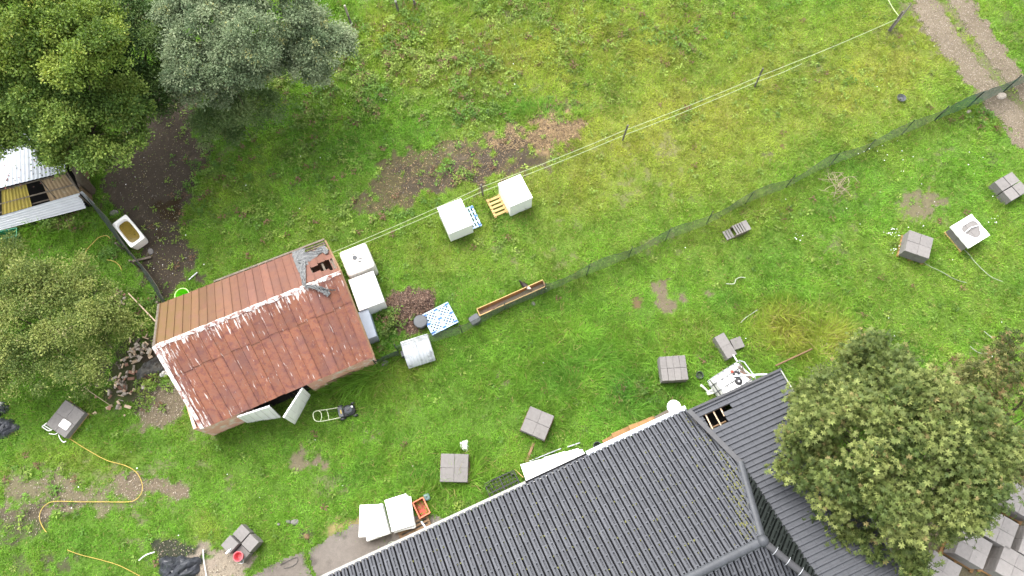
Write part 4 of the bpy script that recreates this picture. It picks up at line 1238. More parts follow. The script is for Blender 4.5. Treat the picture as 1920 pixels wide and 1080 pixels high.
def slab_stack(u, v, ztop, rz, label, cols=2, rows=2, w=0.5, d=0.5, gap=0.006, base='pine', heights=None, sh=0.08, pal=True, pallab=None, offs=None, pm=(1.1, 1.05), smat='concrete'):
    """paving slabs piled in columns on a low pallet"""
    c = P(u, v, ztop); loc = Vector((c.x, c.y, 0))
    zb = 0.0
    if pal:
        zb = 0.12
        pallet(loc, rz, pm[0], pm[1], pallab, base, 5, 0.12, 'pallets under paving slabs')
    o = thing('slab_stack', label, 'paving slabs', loc + Vector((0, 0, zb)), rz, 'stacks of grey paving slabs', foot=(cols * w, rows * d))
    for i in range(cols):
        for j in range(rows):
            top = ztop if heights is None else heights[i][j]
            n_ = max(1, int(round((top - zb) / sh)))
            me = slab_mesh(w - gap, d - gap, (top - zb) / n_ - 0.004, smat)
            ox, oy = (0, 0) if offs is None else offs[i][j]
            for k in range(n_):
                last = k == n_ - 1
                s = link('slab', me, None, o, ((i - (cols - 1) / 2) * w + ox + random.uniform(-.004, .004), (j - (rows - 1) / 2) * d + oy + random.uniform(-.004, .004), k * (top - zb) / n_))
                s.rotation_euler = (0, 0, random.uniform(-.012, .012))
    return o
slab_stack(1724, 458, 0.68, R(-22), 'four column slab stack with orange pallet blocks and white flowers beside it', pallab='orange pallet under the slab stack beside white flowers', base='orangewood')
slab_stack(1819, 433, 0.66, R(30), 'slab stack under clear plastic wrap with a white border', w=0.52, d=0.5, pallab='pallet under the plastic wrapped slab stack')
slab_stack(1897, 349, 0.50, R(30), 'slab stack with an open joint at the right picture edge', w=0.52, d=0.54, gap=0.035, pal=False)
slab_stack(1263.5, 690, 0.62, R(3.5), 'square slab stack of eight columns near the round white dish', cols=4, rows=2, w=0.258, d=0.49, pallab='pallet under the eight column slab stack', gap=0.008, base='wood', pm=(1.0, .95))
slab_stack(1007.5, 793, 0.52, R(-23), 'slab stack tilted in the lawn above the leaning plank', w=0.5, d=0.5, pallab='pallet under the slab stack above the leaning plank', pm=(1.06, .98), base='wood')
slab_stack(851.5, 877, 0.5, R(-1), 'slab stack with a white bag at its corner', w=0.52, d=0.52, pallab='brown pallet under the slab stack with the white bag', base='wood', pm=(1.14, 1.04))
slab_stack(450, 1020, 0.6, R(-39), 'loose slab stack of unequal piles carrying a red bucket', w=0.47, d=0.47, gap=0.02, heights=((0.66, 0.52), (0.40, 0.60)), offs=(((-.03, 0), (-.02, .03)), ((.0, -.02), (.02, .02))), pal=False)
slab_stack(1361, 648, 0.52, R(27), 'narrow two column slab stack beside the white water tank', cols=1, rows=2, w=0.45, d=0.5, pal=False)
slab_stack(1383, 643, 0.26, R(20), 'single low pile of square slabs touching the narrow stack', cols=1, rows=1, w=0.46, d=0.46, pal=False)
slab_stack(122, 785, 0.40, R(-31), 'grey slab stack half under the bush with a white tray', cols=2, rows=2, w=0.5, d=0.56, pallab='pallet under the slab stack half hidden by the bush', pm=(1.0, 1.15))
k_ = 0
for (u, v, lb) in ((1768, 1072, 'slab stack under the chestnut nearest the house wing'), (1826, 1028, 'slab stack under the chestnut behind the lowest yard stack'), (1902, 1062, 'slab stack at the bottom right corner of the yard'),
                   (1876, 992, 'slab stack between the chestnut and the right picture edge'), (1918, 938, 'topmost slab stack at the right picture edge under the chestnut'), (1945, 1025, 'slab stack cut by the right edge beside the dark crate')):
    slab_stack(u, v, 0.85, R(-32), lb, w=0.53, d=0.52, pallab='orange pallet under the ' + lb.replace('slab stack', 'stack'), base='orangewood', pm=(1.3, 1.24), sh=0.1, smat='paleslab')
# plastic wrap on the covered stack
c = P(1819, 433, 0.66)
wr = thing('plastic_cover', 'crumpled white plastic cover stretched over the wrapped slab stack', 'cover', (c.x, c.y, 0.66), R(30))
vs, fs = [], []
for k in range(24):
    a = 2 * math.pi * k / 24
    r0 = 0.34 + 0.05 * math.sin(3 * a)
    ca, sa_ = math.cos(a), math.sin(a); q = max(abs(ca), abs(sa_)); ro = 0.56 / q if q > 0 else .56
    inner_ = (0.10 + r0 * ca * 1.12, 0.02 + r0 * sa_ * 1.05, 0.02)
    vs += [inner_, (ro * ca, ro * sa_, 0.035 + 0.015 * math.sin(k * 2.1)), (ro * ca * 1.02, ro * sa_ * 1.02, -0.07 - 0.03 * math.sin(k * 1.3) ** 2)]
fs = [(k * 3 + i, k * 3 + i + 1, ((k + 1) % 24) * 3 + i + 1, ((k + 1) % 24) * 3 + i) for k in range(24) for i in (0, 1)]
MB().add(vs, fs).build('wrap_border', 'white', wr)
MB().tube([(-0.25, 0.05, 0.03), (0.1, 0.10, 0.045), (0.42, 0.02, 0.03)], 0.018, 5).build('wrap_fold', 'white', wr)
MB().box((0.5, -0.42, -0.25), (0.09, 0.05, 0.3)).build('strap', 'white', wr)

# --- white tanks and boxes beside the shed
def rbox(L, W, H_, r, seg=4, z0=0.0, topr=0.05):
    """box with rounded vertical corners and softened top"""
    def ring(a, b, rr, z):
        pts = []
        for cx_, cy_, a0 in ((a - rr, b - rr, 0), (-a + rr, b - rr, 90), (-a + rr, -b + rr, 180), (a - rr, -b + rr, 270)):
            for k in range(seg + 1):
                t = R(a0 + 90 * k / seg); pts.append((cx_ + rr * math.cos(t), cy_ + rr * math.sin(t), z))
        return pts
    n_ = 4 * (seg + 1); mb = MB()
    rings = [ring(L / 2, W / 2, r, z0), ring(L / 2, W / 2, r, z0 + H_ - topr), ring(L / 2 - topr * .3, W / 2 - topr * .3, r, z0 + H_ - topr * .3), ring(L / 2 - topr, W / 2 - topr, max(r - topr * .5, .02), z0 + H_)]
    vs = [p for g in rings for p in g]
    fs = [(k * n_ + i, k * n_ + (i + 1) % n_, (k + 1) * n_ + (i + 1) % n_, (k + 1) * n_ + i) for k in range(3) for i in range(n_)]
    fs += [tuple(range(n_))[::-1], tuple(range(3 * n_, 4 * n_))]
    return mb.add(vs, fs)
def tank(u, v, z, rz, label):
    c = ground_xy(u, v, z); o = thing('water_tank', label, 'water tank', c, rz, foot=(1.2, 1.2))
    b = rbox(1.16, 1.16, z - .1, 0.12, z0=0.1).build('tank_body', 'tankwhite', o, smooth=True)
    MB().slab((0, 0, .05), (1.15, 1.1, .1), .01).build('base', 'darkgrey', o)
    MB().lathe([(0.13, z - .01), (0.13, z + .035), (0.0, z + .035)], 18, (-0.05, 0.08, 0)).build('lid_collar', 'tankwhite', o, smooth=True)
    MB().lathe([(0.095, z + .03), (0.095, z + .06), (0.0, z + .065)], 18, (-0.05, 0.08, 0)).build('lid', 'midgrey', o, smooth=True)
    for k in range(7):
        x = -0.48 + k * 0.16
        MB().slab((x, -0.56, z * .55), (0.07, 0.06, z * .75), .02).build('rib', 'tankwhite', o)
    for a in ((0.10, 0.0), (-0.10, .26), (0.02, -.12)):
        MB().tube([(a[0], a[1], z + .01), (a[0] + .1, a[1] - .05, z + .012)], 0.02, 5).build('moulding', 'midgrey', o)
    return o
tank(669, 486, 1.05, YA, 'dull white water tank with a grey lid beside the broken shed corner')
def crate_box(u, v, L, W, H_, rz, label, mat, lidmat=None, lip=0.015, z0=0.0, name='storage_box', cat='box'):
    c = ground_xy(u, v, H_ + z0); o = thing(name, label, cat, c, rz, foot=(L, W))
    MB().box((0, 0, z0 + (H_ - .06) / 2), (L - 2 * lip, W - 2 * lip, H_ - .06)).build('body', mat, o)
    MB().slab((0, 0, z0 + H_ - .03), (L, W, .06), .015).build('lid', lidmat or mat, o)
    return o
crate_box(686.5, 545, 1.06, 1.42, 0.95, R(22), 'plain white box between the water tank and the grey box', 'white')
crate_box(679, 611, 0.85, 1.2, 0.85, R(20), 'pale grey box under the shed eave', 'boxgrey', 'boxgrey')
# --- white insulated boxes on pallets in the field
def foam_box(u, v, L, W, H_, rz, label, z0):
    c = ground_xy(u, v, H_ + z0); o = thing('foam_box', label, 'box', c + Vector((0, 0, z0)), rz)
    MB().box((0, 0, H_ * .45), (L - .04, W - .04, H_ * .9)).build('body', 'white', o)
    MB().slab((0, 0, H_ - .05), (L, W, .1), .01).build('lid', 'white', o)
    return o
p1 = ground_xy(872, 413, .14)
pb = thing('plastic_pallet', 'pale blue plastic pallet sticking out under the left foam box', 'pallet', p1, YA, foot=(1.2, 1.2))
for k in range(9):
    MB().slab((-0.52 + k * .13, 0, .13), (.07, 1.05, .03), .004).build('slat', 'paleblue', pb)
for y in (-.48, -.24, 0, .24, .48):
    MB().slab((0, y, .128), (1.15, .06, .03), .004).build('cross_bar', 'paleblue', pb)
for x in (-.5, 0, .5):
    for y in (-.45, 0, .45):
        MB().box((x, y, .057), (.14, .12, .114)).build('foot', 'blue', pb)
        MB().slab((x, y, .146), (.12, .1, .012), .003).build('pad', 'blue', pb)
foam_box(853, 405, 1.08, 1.32, 0.85, YA, 'white foam box on the pale blue pallet by the tape fence', 0.15)
p2 = ground_xy(943, 381, .14)
pallet(p2, R(25), 1.2, 0.95, 'new pine pallet sticking out left of the right foam box', 'pine', 5)
foam_box(966, 357, 1.06, 1.22, 1.0, R(25), 'tall white foam box on the pine pallet by the tape fence', 0.0)
EXCL.append((p2.x + .5, p2.y + .4, .7, .7, YA))
# --- insulation sheets by the house
def sheets(u, v, z, lay, label):
    c = ground_xy(u, v, z); o = thing('foam_sheet_stack', label, 'foam sheets', c, 0, 'white foam sheets by the house')
    h = z / len(lay)
    for k, (dx, dy, L, W, a) in enumerate(lay):
        m = Matrix.Rotation(R(a), 3, 'Z')
        MB().slab((dx, dy, h * (k + .5)), (L, W, h - .006), .006, m).build('sheet', 'white', o)
    EXCL.append((c.x, c.y, .55, .7, R(10)))
    return o
sheets(695, 976, 0.55, [(0.12, -.06, .86, 1.12, 19)] * 4 + [(0.12, -.05, .86, 1.12, 18), (0.0, 0, .84, 1.13, 2)], 'left pile of white foam sheets with its top sheet twisted')
sheets(748, 961, 0.6, [(0.06, -.06, .82, 1.14, 15)] * 3 + [(0.08, -.05, .82, 1.14, 10), (0.02, -.02, .82, 1.14, 14), (0, 0, .82, 1.16, 17)], 'right pile of white foam sheets next to the red crate')
# --- red crate, tin, brown pallet, pipe by the house
def open_box(loc, rz, L, W, H_, t, mat, label, name, cat, rim=None, z0=0.0, taper=.1):
    o = thing(name, label, cat, loc, rz, foot=(L, W))
    lo = 1 - taper
    def wallq(x0, y0, x1, y1, nx_, ny_):
        a, b = Vector((x0, y0, z0 + H_)), Vector((x1, y1, z0 + H_)); c_, d_ = Vector((x1 * lo, y1 * lo, z0)), Vector((x0 * lo, y0 * lo, z0))
        n_ = Vector((nx_, ny_, 0)) * t
        MB().add([a, b, c_, d_, a - n_, b - n_, c_ - n_, d_ - n_], [(0, 1, 2, 3), (7, 6, 5, 4), (0, 4, 5, 1), (1, 5, 6, 2), (2, 6, 7, 3), (3, 7, 4, 0)]).build('side', mat, o)
    hx, hy = L / 2, W / 2
    wallq(-hx, -hy, hx, -hy, 0, -1); wallq(hx, hy, -hx, hy, 0, 1); wallq(hx, -hy, hx, hy, 1, 0); wallq(-hx, hy, -hx, -hy, -1, 0)
    MB().box((0, 0, z0 + .02), (L * lo - t, W * lo - t, .03)).build('bottom', mat, o)
    if rim:
        for (x, y, a, b) in ((0, -hy, L + t, t * 1.6), (0, hy, L + t, t * 1.6), (-hx, 0, t * 1.6, W - t), (hx, 0, t * 1.6, W - t)):
            MB().slab((x, y, z0 + H_), (a, b, t), .004).build('rim', rim, o)
    return o
M['redrim'] = pmat('pale_red_rim', (0.75, 0.20, 0.11), None, 5, 0.5, 0.05)
open_box(ground_xy(790, 952, .3), R(-62), 0.62, 0.42, 0.3, 0.025, 'red', 'open red plastic crate between foam sheets and house wall', 'plastic_crate', 'crate', 'redrim')
c = ground_xy(800, 932, .12)
o = thing('tin_can', 'small grey green canister beside the red crate', 'canister', c, .3, foot=(.3, .3))
rbox(.24, .26, .2, .06).build('body', 'teal', o, smooth=True); MB().cyl((0, 0, .2), .03, .03, 10).build('cap', 'darkgrey', o)
pallet(ground_xy(776, 988, .14), R(25), 1.25, 0.42, 'old brown pallet lying between foam sheets and house wall', 'wood', 3)
o = thing('drain_pipe', 'short white pipe crossing the old brown pallet', 'pipe', P(790, 978, .2)); MB().tube([(0, 0, 0), P(800, 992, .3) - P(790, 978, .2)], .03, 8).build('pipe', 'gutterw', o)
o = thing('wire_loop', 'thin pale wire loop beside the house gutter', 'wire', P(735, 1018, .1)); MB().tube(spline([P(726, 1026, .1) - o.location, P(729, 1018, .3) - o.location, P(738, 1016, .3) - o.location, P(742, 1022, .2) - o.location]), .012, 5).build('wire', 'cord', o)
# --- black crates by the house wall
def lattice(loc, rz, L, W, z, nx_, ny_, mat, label, name='plastic_crate', cat='crate'):
    o = thing(name, label, cat, loc, rz, foot=(L, W))
    for k in range(nx_ + 1):
        w_ = .05 if k % (nx_ // 2 or 1) == 0 else .022
        MB().slab((-L / 2 + k * L / nx_, 0, z - .02), (w_, W, .04), .004).build('bar', mat, o)
    for k in range(ny_ + 1):
        w_ = .05 if k % (ny_ // 2 or 1) == 0 else .022
        MB().slab((0, -W / 2 + k * W / ny_, z - .022), (L, w_, .04), .004).build('cross_bar', mat, o)
    for x in (-1, 1):
        for y in (-1, 1): MB().box((x * L * .42, y * W * .42, (z - .04) / 2), (.12, .12, z - .04)).build('foot', mat, o)
    return o
lattice(ground_xy(944, 913, .15), R(25), 1.2, 0.8, .15, 8, 6, 'black', 'black plastic lattice pallet against the house wall', 'plastic_pallet', 'pallet')
# --- white panels leaning at the wall
o = thing('leaning_panel', 'long white ribbed panel lying against the house wall', 'panel', ground_xy(1040, 870, .3))
O_ = o.location.copy()
pa, pb_, pc, pd = P(976, 872, .15), P(1091, 843, .15), P(1104, 862, 1.1), P(990, 912, 1.1)
for f0, f1, up in ((0.0, 0.16, .02), (0.17, 0.58, 0.0), (0.59, 1.0, .015)):
    q = [pa.lerp(pd, f0), pb_.lerp(pc, f0), pb_.lerp(pc, f1), pa.lerp(pd, f1)]
    MB().plate([p - O_ + Vector((0, 0, up)) for p in q], .03).build('board', 'white', o)
for k in range(5):
    f = .45 + k * .11; p = pa.lerp(pb_, f)
    MB().box(p - O_ + Vector((-.02, .04, .02)), (.3, .05 + .02 * (k % 3), .03), Matrix.Rotation(R(16), 3, 'Z')).build('bent_edge', 'white', o)
EXCL.append((O_.x, O_.y, 1.3, .35, R(18)))
def bar(name, label, cat, a, b, r, mat, za=.05, zb_=.05, n=6, flat=None):
    pa_ = P(*a, za); o = thing(name, label, cat, pa_)
    d = P(*b, zb_) - pa_
    if flat:
        ang = math.atan2(d.y, d.x)
        m = Matrix.Rotation(ang, 3, 'Z') @ Matrix.Rotation(-math.asin(d.z / d.length), 3, 'Y')
        MB().slab(d / 2, (d.length, flat[0], flat[1]), .004, m).build('board', mat, o)
    else:
        MB().tube([(0, 0, 0), d * .5 + Vector((0, 0, .01)), d], r, n).build('bar', mat, o)
    return o
bar('plank', 'brown plank lying on the grass above the white panel', 'plank', (987, 866), (1001, 830), .05, 'wood', .05, .08, flat=(.10, .03))
bar('metal_pipe', 'long grey pipe in the grass behind the white panel', 'pipe', (992, 865), (1052, 841), .022, 'steel', .1, .1)
bar('metal_pipe', 'short grey pipe in the grass right of the white panel', 'pipe', (1064, 838), (1088, 830), .026, 'steel', .12, .12)
bar('lath_strip', 'thin yellow lath at the corner of the black pallet', 'lath', (965, 880), (981, 895), .02, 'pine', .06, .2)
for k, (a, b, z, lb) in enumerate((((1131, 831), (1188, 801), .25, 'lower orange board along the house wall'), ((1148, 818), (1228, 784), .3, 'long upper orange board along the house wall'), ((1180, 803), (1232, 786), .42, 'short orange board on top of the wall boards'))):
    bar('timber_board', lb, 'board', a, b, .05, 'orangewood', z, z, flat=(.22, .04))
bar('timber_board', 'dark old board between orange boards and the round dish', 'board', (1229, 786), (1256, 771), .05, 'oldwood', .5, .6, flat=(.2, .04))
o = thing('black_bucket', 'small black bucket at the end of the orange boards', 'bucket', ground_xy(1120, 836, .25)); MB().lathe([(0, .02), (.13, .0), (.16, .28), (.145, .28), (.12, .04), (0, .04)], 18).build('bucket_body', 'darkgrey', o, smooth=True)
# --- round white dish at the gutter end
c = P(1264, 763, 2.75); o = thing('satellite_dish', 'round white dish at the end of the house gutter', 'dish', c)
MB().lathe([(0, .035), (.12, .03), (.22, .012), (.25, -.01), (.245, -.025), (.12, .0), (0, .005)], 30).build('reflector', 'white', o, smooth=True)
MB().tube([(-.02, -.1, -.03), (-.1, -.32, -.15)], .035, 8).build('mast', 'gutterw', o); MB().box((-.09, -.27, -.06), (.18, .12, .05), Matrix.Rotation(.5, 3, 'Z')).build('bracket', 'gutterw', o)
# --- caged water tank at the house corner
c = ground_xy(1377, 714, 1.1); rz = yaw((1331, 707), (1385, 673), 1.1)
o = thing('caged_water_tank', 'white caged water tank with black caps under the wing roof', 'water tank', c, rz, foot=(1.3, 1.3))
tb = rbox(1.22, 1.02, .95, .12, z0=.15, topr=.07).build('tank_body', 'white', o, smooth=True)
for x in (-.36, -.12, .12, .36):
    MB().tube([(x, -.52, .2), (x, -.53, 1.115), (x, .53, 1.115), (x, .52, .2)], .017, 5).build('cage_bar', 'midgrey', o)
for y in (-.3, 0, .3):
    MB().tube([(-.62, y, .2), (-.63, y, 1.06), (-.4, y, 1.115), (.63, y, 1.125), (.63, y, .2)], .017, 5).build('cage_bar', 'midgrey', o)
for z in (.35, .7, 1.02):
    MB().tube([(-.64, -.54, z), (.64, -.54, z), (.64, .54, z), (-.64, .54, z), (-.64, -.54, z)], .018, 6).build('cage_hoop', 'steel', o)
MB().tube([(-.72, -.5, .9), (-.78, -.3, 1.1), (-.78, .3, 1.1), (-.72, .5, .9)], .022, 6).build('side_rail', 'black', o)
MB().tube([(.72, -.5, .9), (.76, -.3, 1.12), (.76, .4, 1.12), (.72, .55, .9)], .025, 6).build('side_rail', 'steel', o)
for (x, y) in ((.20, .16), (.12, -.10)):
    MB().lathe([(.145, 1.09), (.145, 1.135), (.07, 1.145), (.045, 1.15), (0, 1.15)], 18, (x, y, 0)).build('cap', 'black', o, smooth=True)
    MB().lathe([(.04, 1.15), (.035, 1.165), (0, 1.17)], 12, (x, y, 0)).build('cap_boss', 'white', o)
MB().lathe([(.06, 1.08), (.06, 1.18), (0, 1.2)], 12, (.12, .34, 0)).build('valve_cap', 'red', o)
MB().lathe([(.05, 1.08), (.05, 1.16), (0, 1.18)], 10, (.10, .44, 0)).build('valve_cap', 'white', o)
for k in range(9):
    MB().tube([(.42 + random.uniform(-.05, .2), random.uniform(-.3, .5), 1.15), (.5 + random.uniform(-.1, .2), random.uniform(-.3, .5), 1.2)], .022, 5).build('fitting', random.choice(['oldwood', 'midgrey', 'brick', 'white']), o)
MB().tube([(.55, .55, 1.1), (.62, .85, 1.0)], .028, 7).build('outlet_pipe', 'offwhite', o)
o = thing('down_pipe', 'white downpipe from the wing roof into the caged tank', 'pipe', P(1374, 706, 1.35)); MB().tube(spline([(0, 0, -.15), P(1380, 705, 1.45) - o.location, P(1410, 703, 1.75) - o.location, P(1438, 702, 2.4) - o.location]), .035, 8).build('pipe', 'gutterw', o)
o = thing('watering_can', 'white watering can in the grass beside the caged tank', 'watering can', ground_xy(1333, 735, .2), .3)
rbox(.34, .2, .24, .08).build('can_body', 'offwhite', o, smooth=True)
MB().tube([(-.1, .05, .2), (-.26, .3, .3), (-.32, .36, .32)], .035, 7, .05).build('spout', 'offwhite', o); MB().tube(spline([(.12, 0, .22), (.2, .1, .35), (.08, .12, .4), (-.05, .03, .25)]), .014, 5).build('handle', 'offwhite', o)
o = thing('plastic_pot', 'small dark grey pot between slab stack and caged tank', 'pot', ground_xy(1311, 704, .1), .3, foot=(.3, .35)); open_t = MB().lathe([(0, .02), (.12, 0), (.15, .22), (.135, .22), (.11, .04), (0, .04)], 14); open_t.build('pot_body', 'darkgrey', o, smooth=True)
bar('pole', 'brown wooden pole in the long grass beyond the wing roof', 'pole', (1454, 686), (1523, 654), .035, 'wood', .38, .42)

# --- white and blue pallet, tub, hutch
c = ground_xy(825, 597, .3); rz = yaw((790, 591), (839, 566), .3)
o = thing('plastic_pallet', 'white plastic pallet with blue pads and a grid of holes', 'pallet', c, rz, foot=(1.2, 1.0))
L, W, z = 1.19, .98, .3
MB().box((0, 0, .20), (1.12, .90, .02)).build('hole_shade_plate', 'darkgrey', o)  # dark plate added behind the grid holes to stand in for their shade
for (x, y, a, b) in ((0, -W / 2 + .04, L, .08), (0, W / 2 - .04, L, .08), (-L / 2 + .04, 0, .08, W - .16), (L / 2 - .04, 0, .08, W - .16), (0, 0, .10, W - .16), (-.27, 0, .44, .10), (.27, 0, .44, .10)):
    MB().slab((x, y, z - .02), (a, b, .04), .006).build('frame', 'paleblue', o)
m45 = Matrix.Rotation(R(45), 3, 'Z'); m135 = Matrix.Rotation(R(-45), 3, 'Z')
for qx in (-.29, .29):
    for qy in (-.23, .23):
        hw, hh = .235, .185
        for mm, sg in ((m45, 1), (m135, -1)):
            for k in range(-5, 6):
                # diagonal bar clipped to the quarter
                off_ = k * .118
                pts = []
                for t in np.linspace(-.5, .5, 101):
                    x = t * .7071 - off_ * .7071 * sg; y = (t * .7071 + off_ * .7071 * sg) * sg
                    if abs(x) <= hw and abs(y) <= hh: pts.append((x, y))
                if len(pts) < 6: continue
                (xa, ya), (xb, yb) = pts[0], pts[-1]
                Ld = math.hypot(xb - xa, yb - ya)
                MB().box((qx + (xa + xb) / 2, qy + (ya + yb) / 2, z - .024 - (.003 if sg > 0 else 0)), (Ld, .046, .03), mm).build('grid_bar', 'paleblue', o)
for x in (-.5, 0, .5):
    for y in (-.41, 0, .41):
        MB().slab((x, y, z + .006), (.17, .075, .014), .004).build('pad', 'blue', o)
        MB().box((x, y, .095), (.12, .1, .19)).build('leg', 'blue', o)
o = thing('round_tub', 'round dark grey tub half under the white and blue pallet', 'tub', ground_xy(788, 602, .4), 0, foot=(.55, .55))
MB().lathe([(.22, 0), (.26, .36), (.27, .38), (.255, .4), (.2, .41), (0, .415)], 26).build('tub_body', 'midgrey', o, smooth=True)
MB().lathe([(.275, .34), (.285, .36), (.275, .38)], 26).build('rim', 'darkgrey', o, smooth=True)
o = thing('lidded_tub', 'grey rectangular tub with lid between pallet and feeding trough', 'tub', ground_xy(890, 598, .35), R(35), foot=(.5, .5))
rbox(.40, .33, .28, .06, z0=.0).build('tub_body', 'darkgrey', o, smooth=True); rbox(.44, .37, .06, .07, z0=.28, topr=.02).build('lid', 'midgrey', o, smooth=True)
hut = thing('corrugated_hutch', 'white corrugated hutch beside the shed end', 'hutch', ground_xy(783, 657, .6), R(18), foot=(1.1, 1.05))
for a0, a1, mm in ((-.55, 0.0, 'whitesheet'), (0.004, .55, 'whitesheet')):
    vs = []; nxn = 24; prof = [(.5, .74), (.30, .78), (.08, .78), (-.12, .72), (-.30, .60), (-.44, .44), (-.52, .26)]
    for y, zz in prof:
        for k in range(nxn + 1):
            x = a0 + (a1 - a0) * k / nxn
            amp = .020 if y < .2 else .008
            vs.append((x, y, zz + amp * math.cos(x * 2 * math.pi / .14)))
    fs = [(r * (nxn + 1) + i, r * (nxn + 1) + i + 1, (r + 1) * (nxn + 1) + i + 1, (r + 1) * (nxn + 1) + i) for r in range(len(prof) - 1) for i in range(nxn)]
    MB().add(vs, fs).build('roof_sheet', mm, hut, smooth=True)
MB().box((0, .47, .36), (1.08, .04, .7)).build('back_board', 'offwhite', hut)
for x in (-.53, .53): MB().plate([(x, .46, 0), (x, -.45, 0), (x, -.42, .38), (x, .46, .70)], .03).build('end_board', 'offwhite', hut)
MB().box((-.6, .05, .5), (.12, .22, .3)).build('side_hopper', 'darkgrey', hut)
# --- feeding trough and hen
c = ground_xy(959, 558, .38); rz = yaw((896, 581), (1018, 527), .38)
tr = thing('feeding_trough', 'long wooden feeding trough with orange edge boards along the netting fence', 'trough', c, rz, foot=(3.0, .35))
TL = 3.0
for y, t in ((.15, .10), (-.15, -.10)):
    MB().plate([(-TL / 2, y, .38), (TL / 2, y, .38), (TL / 2, t, .16), (-TL / 2, t, .16)], .025 if y < 0 else -.025).build('side_board', 'orangewood', tr)
    MB().slab((0, y * 1.02, .385), (TL, .035, .02), .004).build('edge_strip', 'pine', tr)
MB().slab((0, 0, .17), (TL - .05, .2, .025), .004).build('bottom_board', 'troughwood', tr)
for x in (-TL / 2 + .015, TL / 2 - .015): MB().box((x, 0, .27), (.03, .28, .22)).build('end_board', 'pine' if x < 0 else 'wood', tr)
for x in (-1.1, 0, 1.1): MB().box((x, 0, .08), (.06, .3, .16)).build('leg', 'wood', tr)
# hen: one continuous body standing at the trough, bending over its edge
hp = ground_xy(984, 536, .3)
hen = thing('hen', 'dark brown hen with a white neck bending into the feeding trough', 'hen', hp, rz - R(62))
spine = [((-.30, 0, .50), .012, .02), ((-.25, 0, .46), .03, .06), ((-.17, 0, .37), .055, .075), ((-.08, 0, .31), .09, .10), ((.02, 0, .29), .105, .115), ((.10, 0, .30), .10, .105), ((.17, 0, .34), .07, .075), ((.225, 0, .40), .045, .05), ((.27, 0, .43), .034, .036), ((.31, 0, .42), .034, .032), ((.345, 0, .40), .022, .018), ((.38, 0, .375), .006, .005)]
vs, fs = [], []; nr_ = 10
for k, (p, wy, wz) in enumerate(spine):
    a, b = spine[max(k - 1, 0)][0], spine[min(k + 1, len(spine) - 1)][0]
    d = (Vector(b) - Vector(a)).normalized(); up = Vector((0, 1, 0)).cross(d) * -1
    for i in range(nr_):
        t = 2 * math.pi * i / nr_; vs.append(Vector(p) + Vector((0, 1, 0)) * wy * math.cos(t) + up * wz * math.sin(t))
fs = [(k * nr_ + i, k * nr_ + (i + 1) % nr_, (k + 1) * nr_ + (i + 1) % nr_, (k + 1) * nr_ + i) for k in range(len(spine) - 1) for i in range(nr_)] + [tuple(range(nr_)), tuple(range((len(spine) - 1) * nr_, len(spine) * nr_))]
hb = MB().add(vs, fs)
for sy in (-.045, .045):
    hb.tube([(0, sy, .24), (.02, sy, .14), (.0, sy, .02)], .022, 6, .009)
    for dy in (-.025, 0, .025): hb.tube([(0, sy, .015), (.055, sy + dy, .008)], .007, 4, .003)
me = hb.mesh('hen_body', True)
m_, t_, o_ = new_mat('hen_plumage')
tc = N(t_, "ShaderNodeTexCoord"); sxyz = N(t_, "ShaderNodeSeparateXYZ"); t_.links.new(tc.outputs['Object'], sxyz.inputs[0])
nz_ = N(t_, "ShaderNodeTexNoise", Scale=22.0, Detail=4.0); t_.links.new(tc.outputs['Object'], nz_.inputs['Vector'])
cl_ = ramp(t_, math_(t_, 'ADD', sxyz.outputs[0], math_(t_, 'MULTIPLY', nz_.outputs[0], .12)), [(0.12, (.025, .017, .014)), (0.20, (.05, .025, .018)), (0.245, (.62, .56, .5)), (0.33, (.55, .48, .42)), (0.39, (.20, .06, .025))])
bs_ = N(t_, "ShaderNodeBsdfPrincipled", Roughness=.7); t_.links.new(cl_, bs_.inputs['Base Color']); t_.links.new(bs_.outputs[0], o_.inputs[0])
link('hen_body', me, m_, hen)
MB().plate([(.26, 0, .46), (.30, 0, .49), (.34, 0, .455), (.30, 0, .45)], .012).build('comb', 'red', hen)
for sy in (-.2, .2): pass
for s_ in (-1, 1):
    MB().add([(.10, s_ * .10, .34), (-.04, s_ * .125, .34), (-.20, s_ * .075, .36), (-.02, s_ * .115, .25)], [(0, 1, 2, 3)]).build('wing', m_, hen)

# --- bath tub
bc = [P(236, 402, .55), P(272, 446, .55), P(246, 464, .55), P(209, 420, .55)]
ctr = sum(bc, Vector()) / 4
rz = math.atan2((bc[1] - bc[0]).y, (bc[1] - bc[0]).x)
bt = thing('bathtub', 'old white bathtub full of murky brown water on the bare soil', 'bathtub', (ctr.x, ctr.y, 0), rz, foot=(1.4, .8))
BL, BW = (bc[1] - bc[0]).length, (bc[3] - bc[0]).length
n_ = 40
def sup(a, b, e, t):
    c_, s_ = math.cos(t), math.sin(t)
    return (a * math.copysign(abs(c_) ** e, c_), b * math.copysign(abs(s_) ** e, s_))
rings = [(BL / 2 * .93, BW / 2 * .9, .25, .04), (BL / 2, BW / 2, .12, .50), (BL / 2, BW / 2, .12, .55), (BL / 2 * .83, BW / 2 * .79, .48, .55), (BL / 2 * .80, BW / 2 * .74, .5, .50), (BL / 2 * .62, BW / 2 * .5, .6, .15), (.05, .05, 1, .14)]
vs = []
for a, b, e, z in rings:
    for k in range(n_):
        x, y = sup(a, b, e, 2 * math.pi * k / n_); vs.append((x + (.05 if z < .552 and a < BL / 2 * .8 else 0), y, z))
MB().add(vs, [(r * n_ + k, r * n_ + (k + 1) % n_, (r + 1) * n_ + (k + 1) % n_, (r + 1) * n_ + k) for r in range(len(rings) - 1) for k in range(n_)]).build('tub_shell', 'enamel', bt, smooth=True)
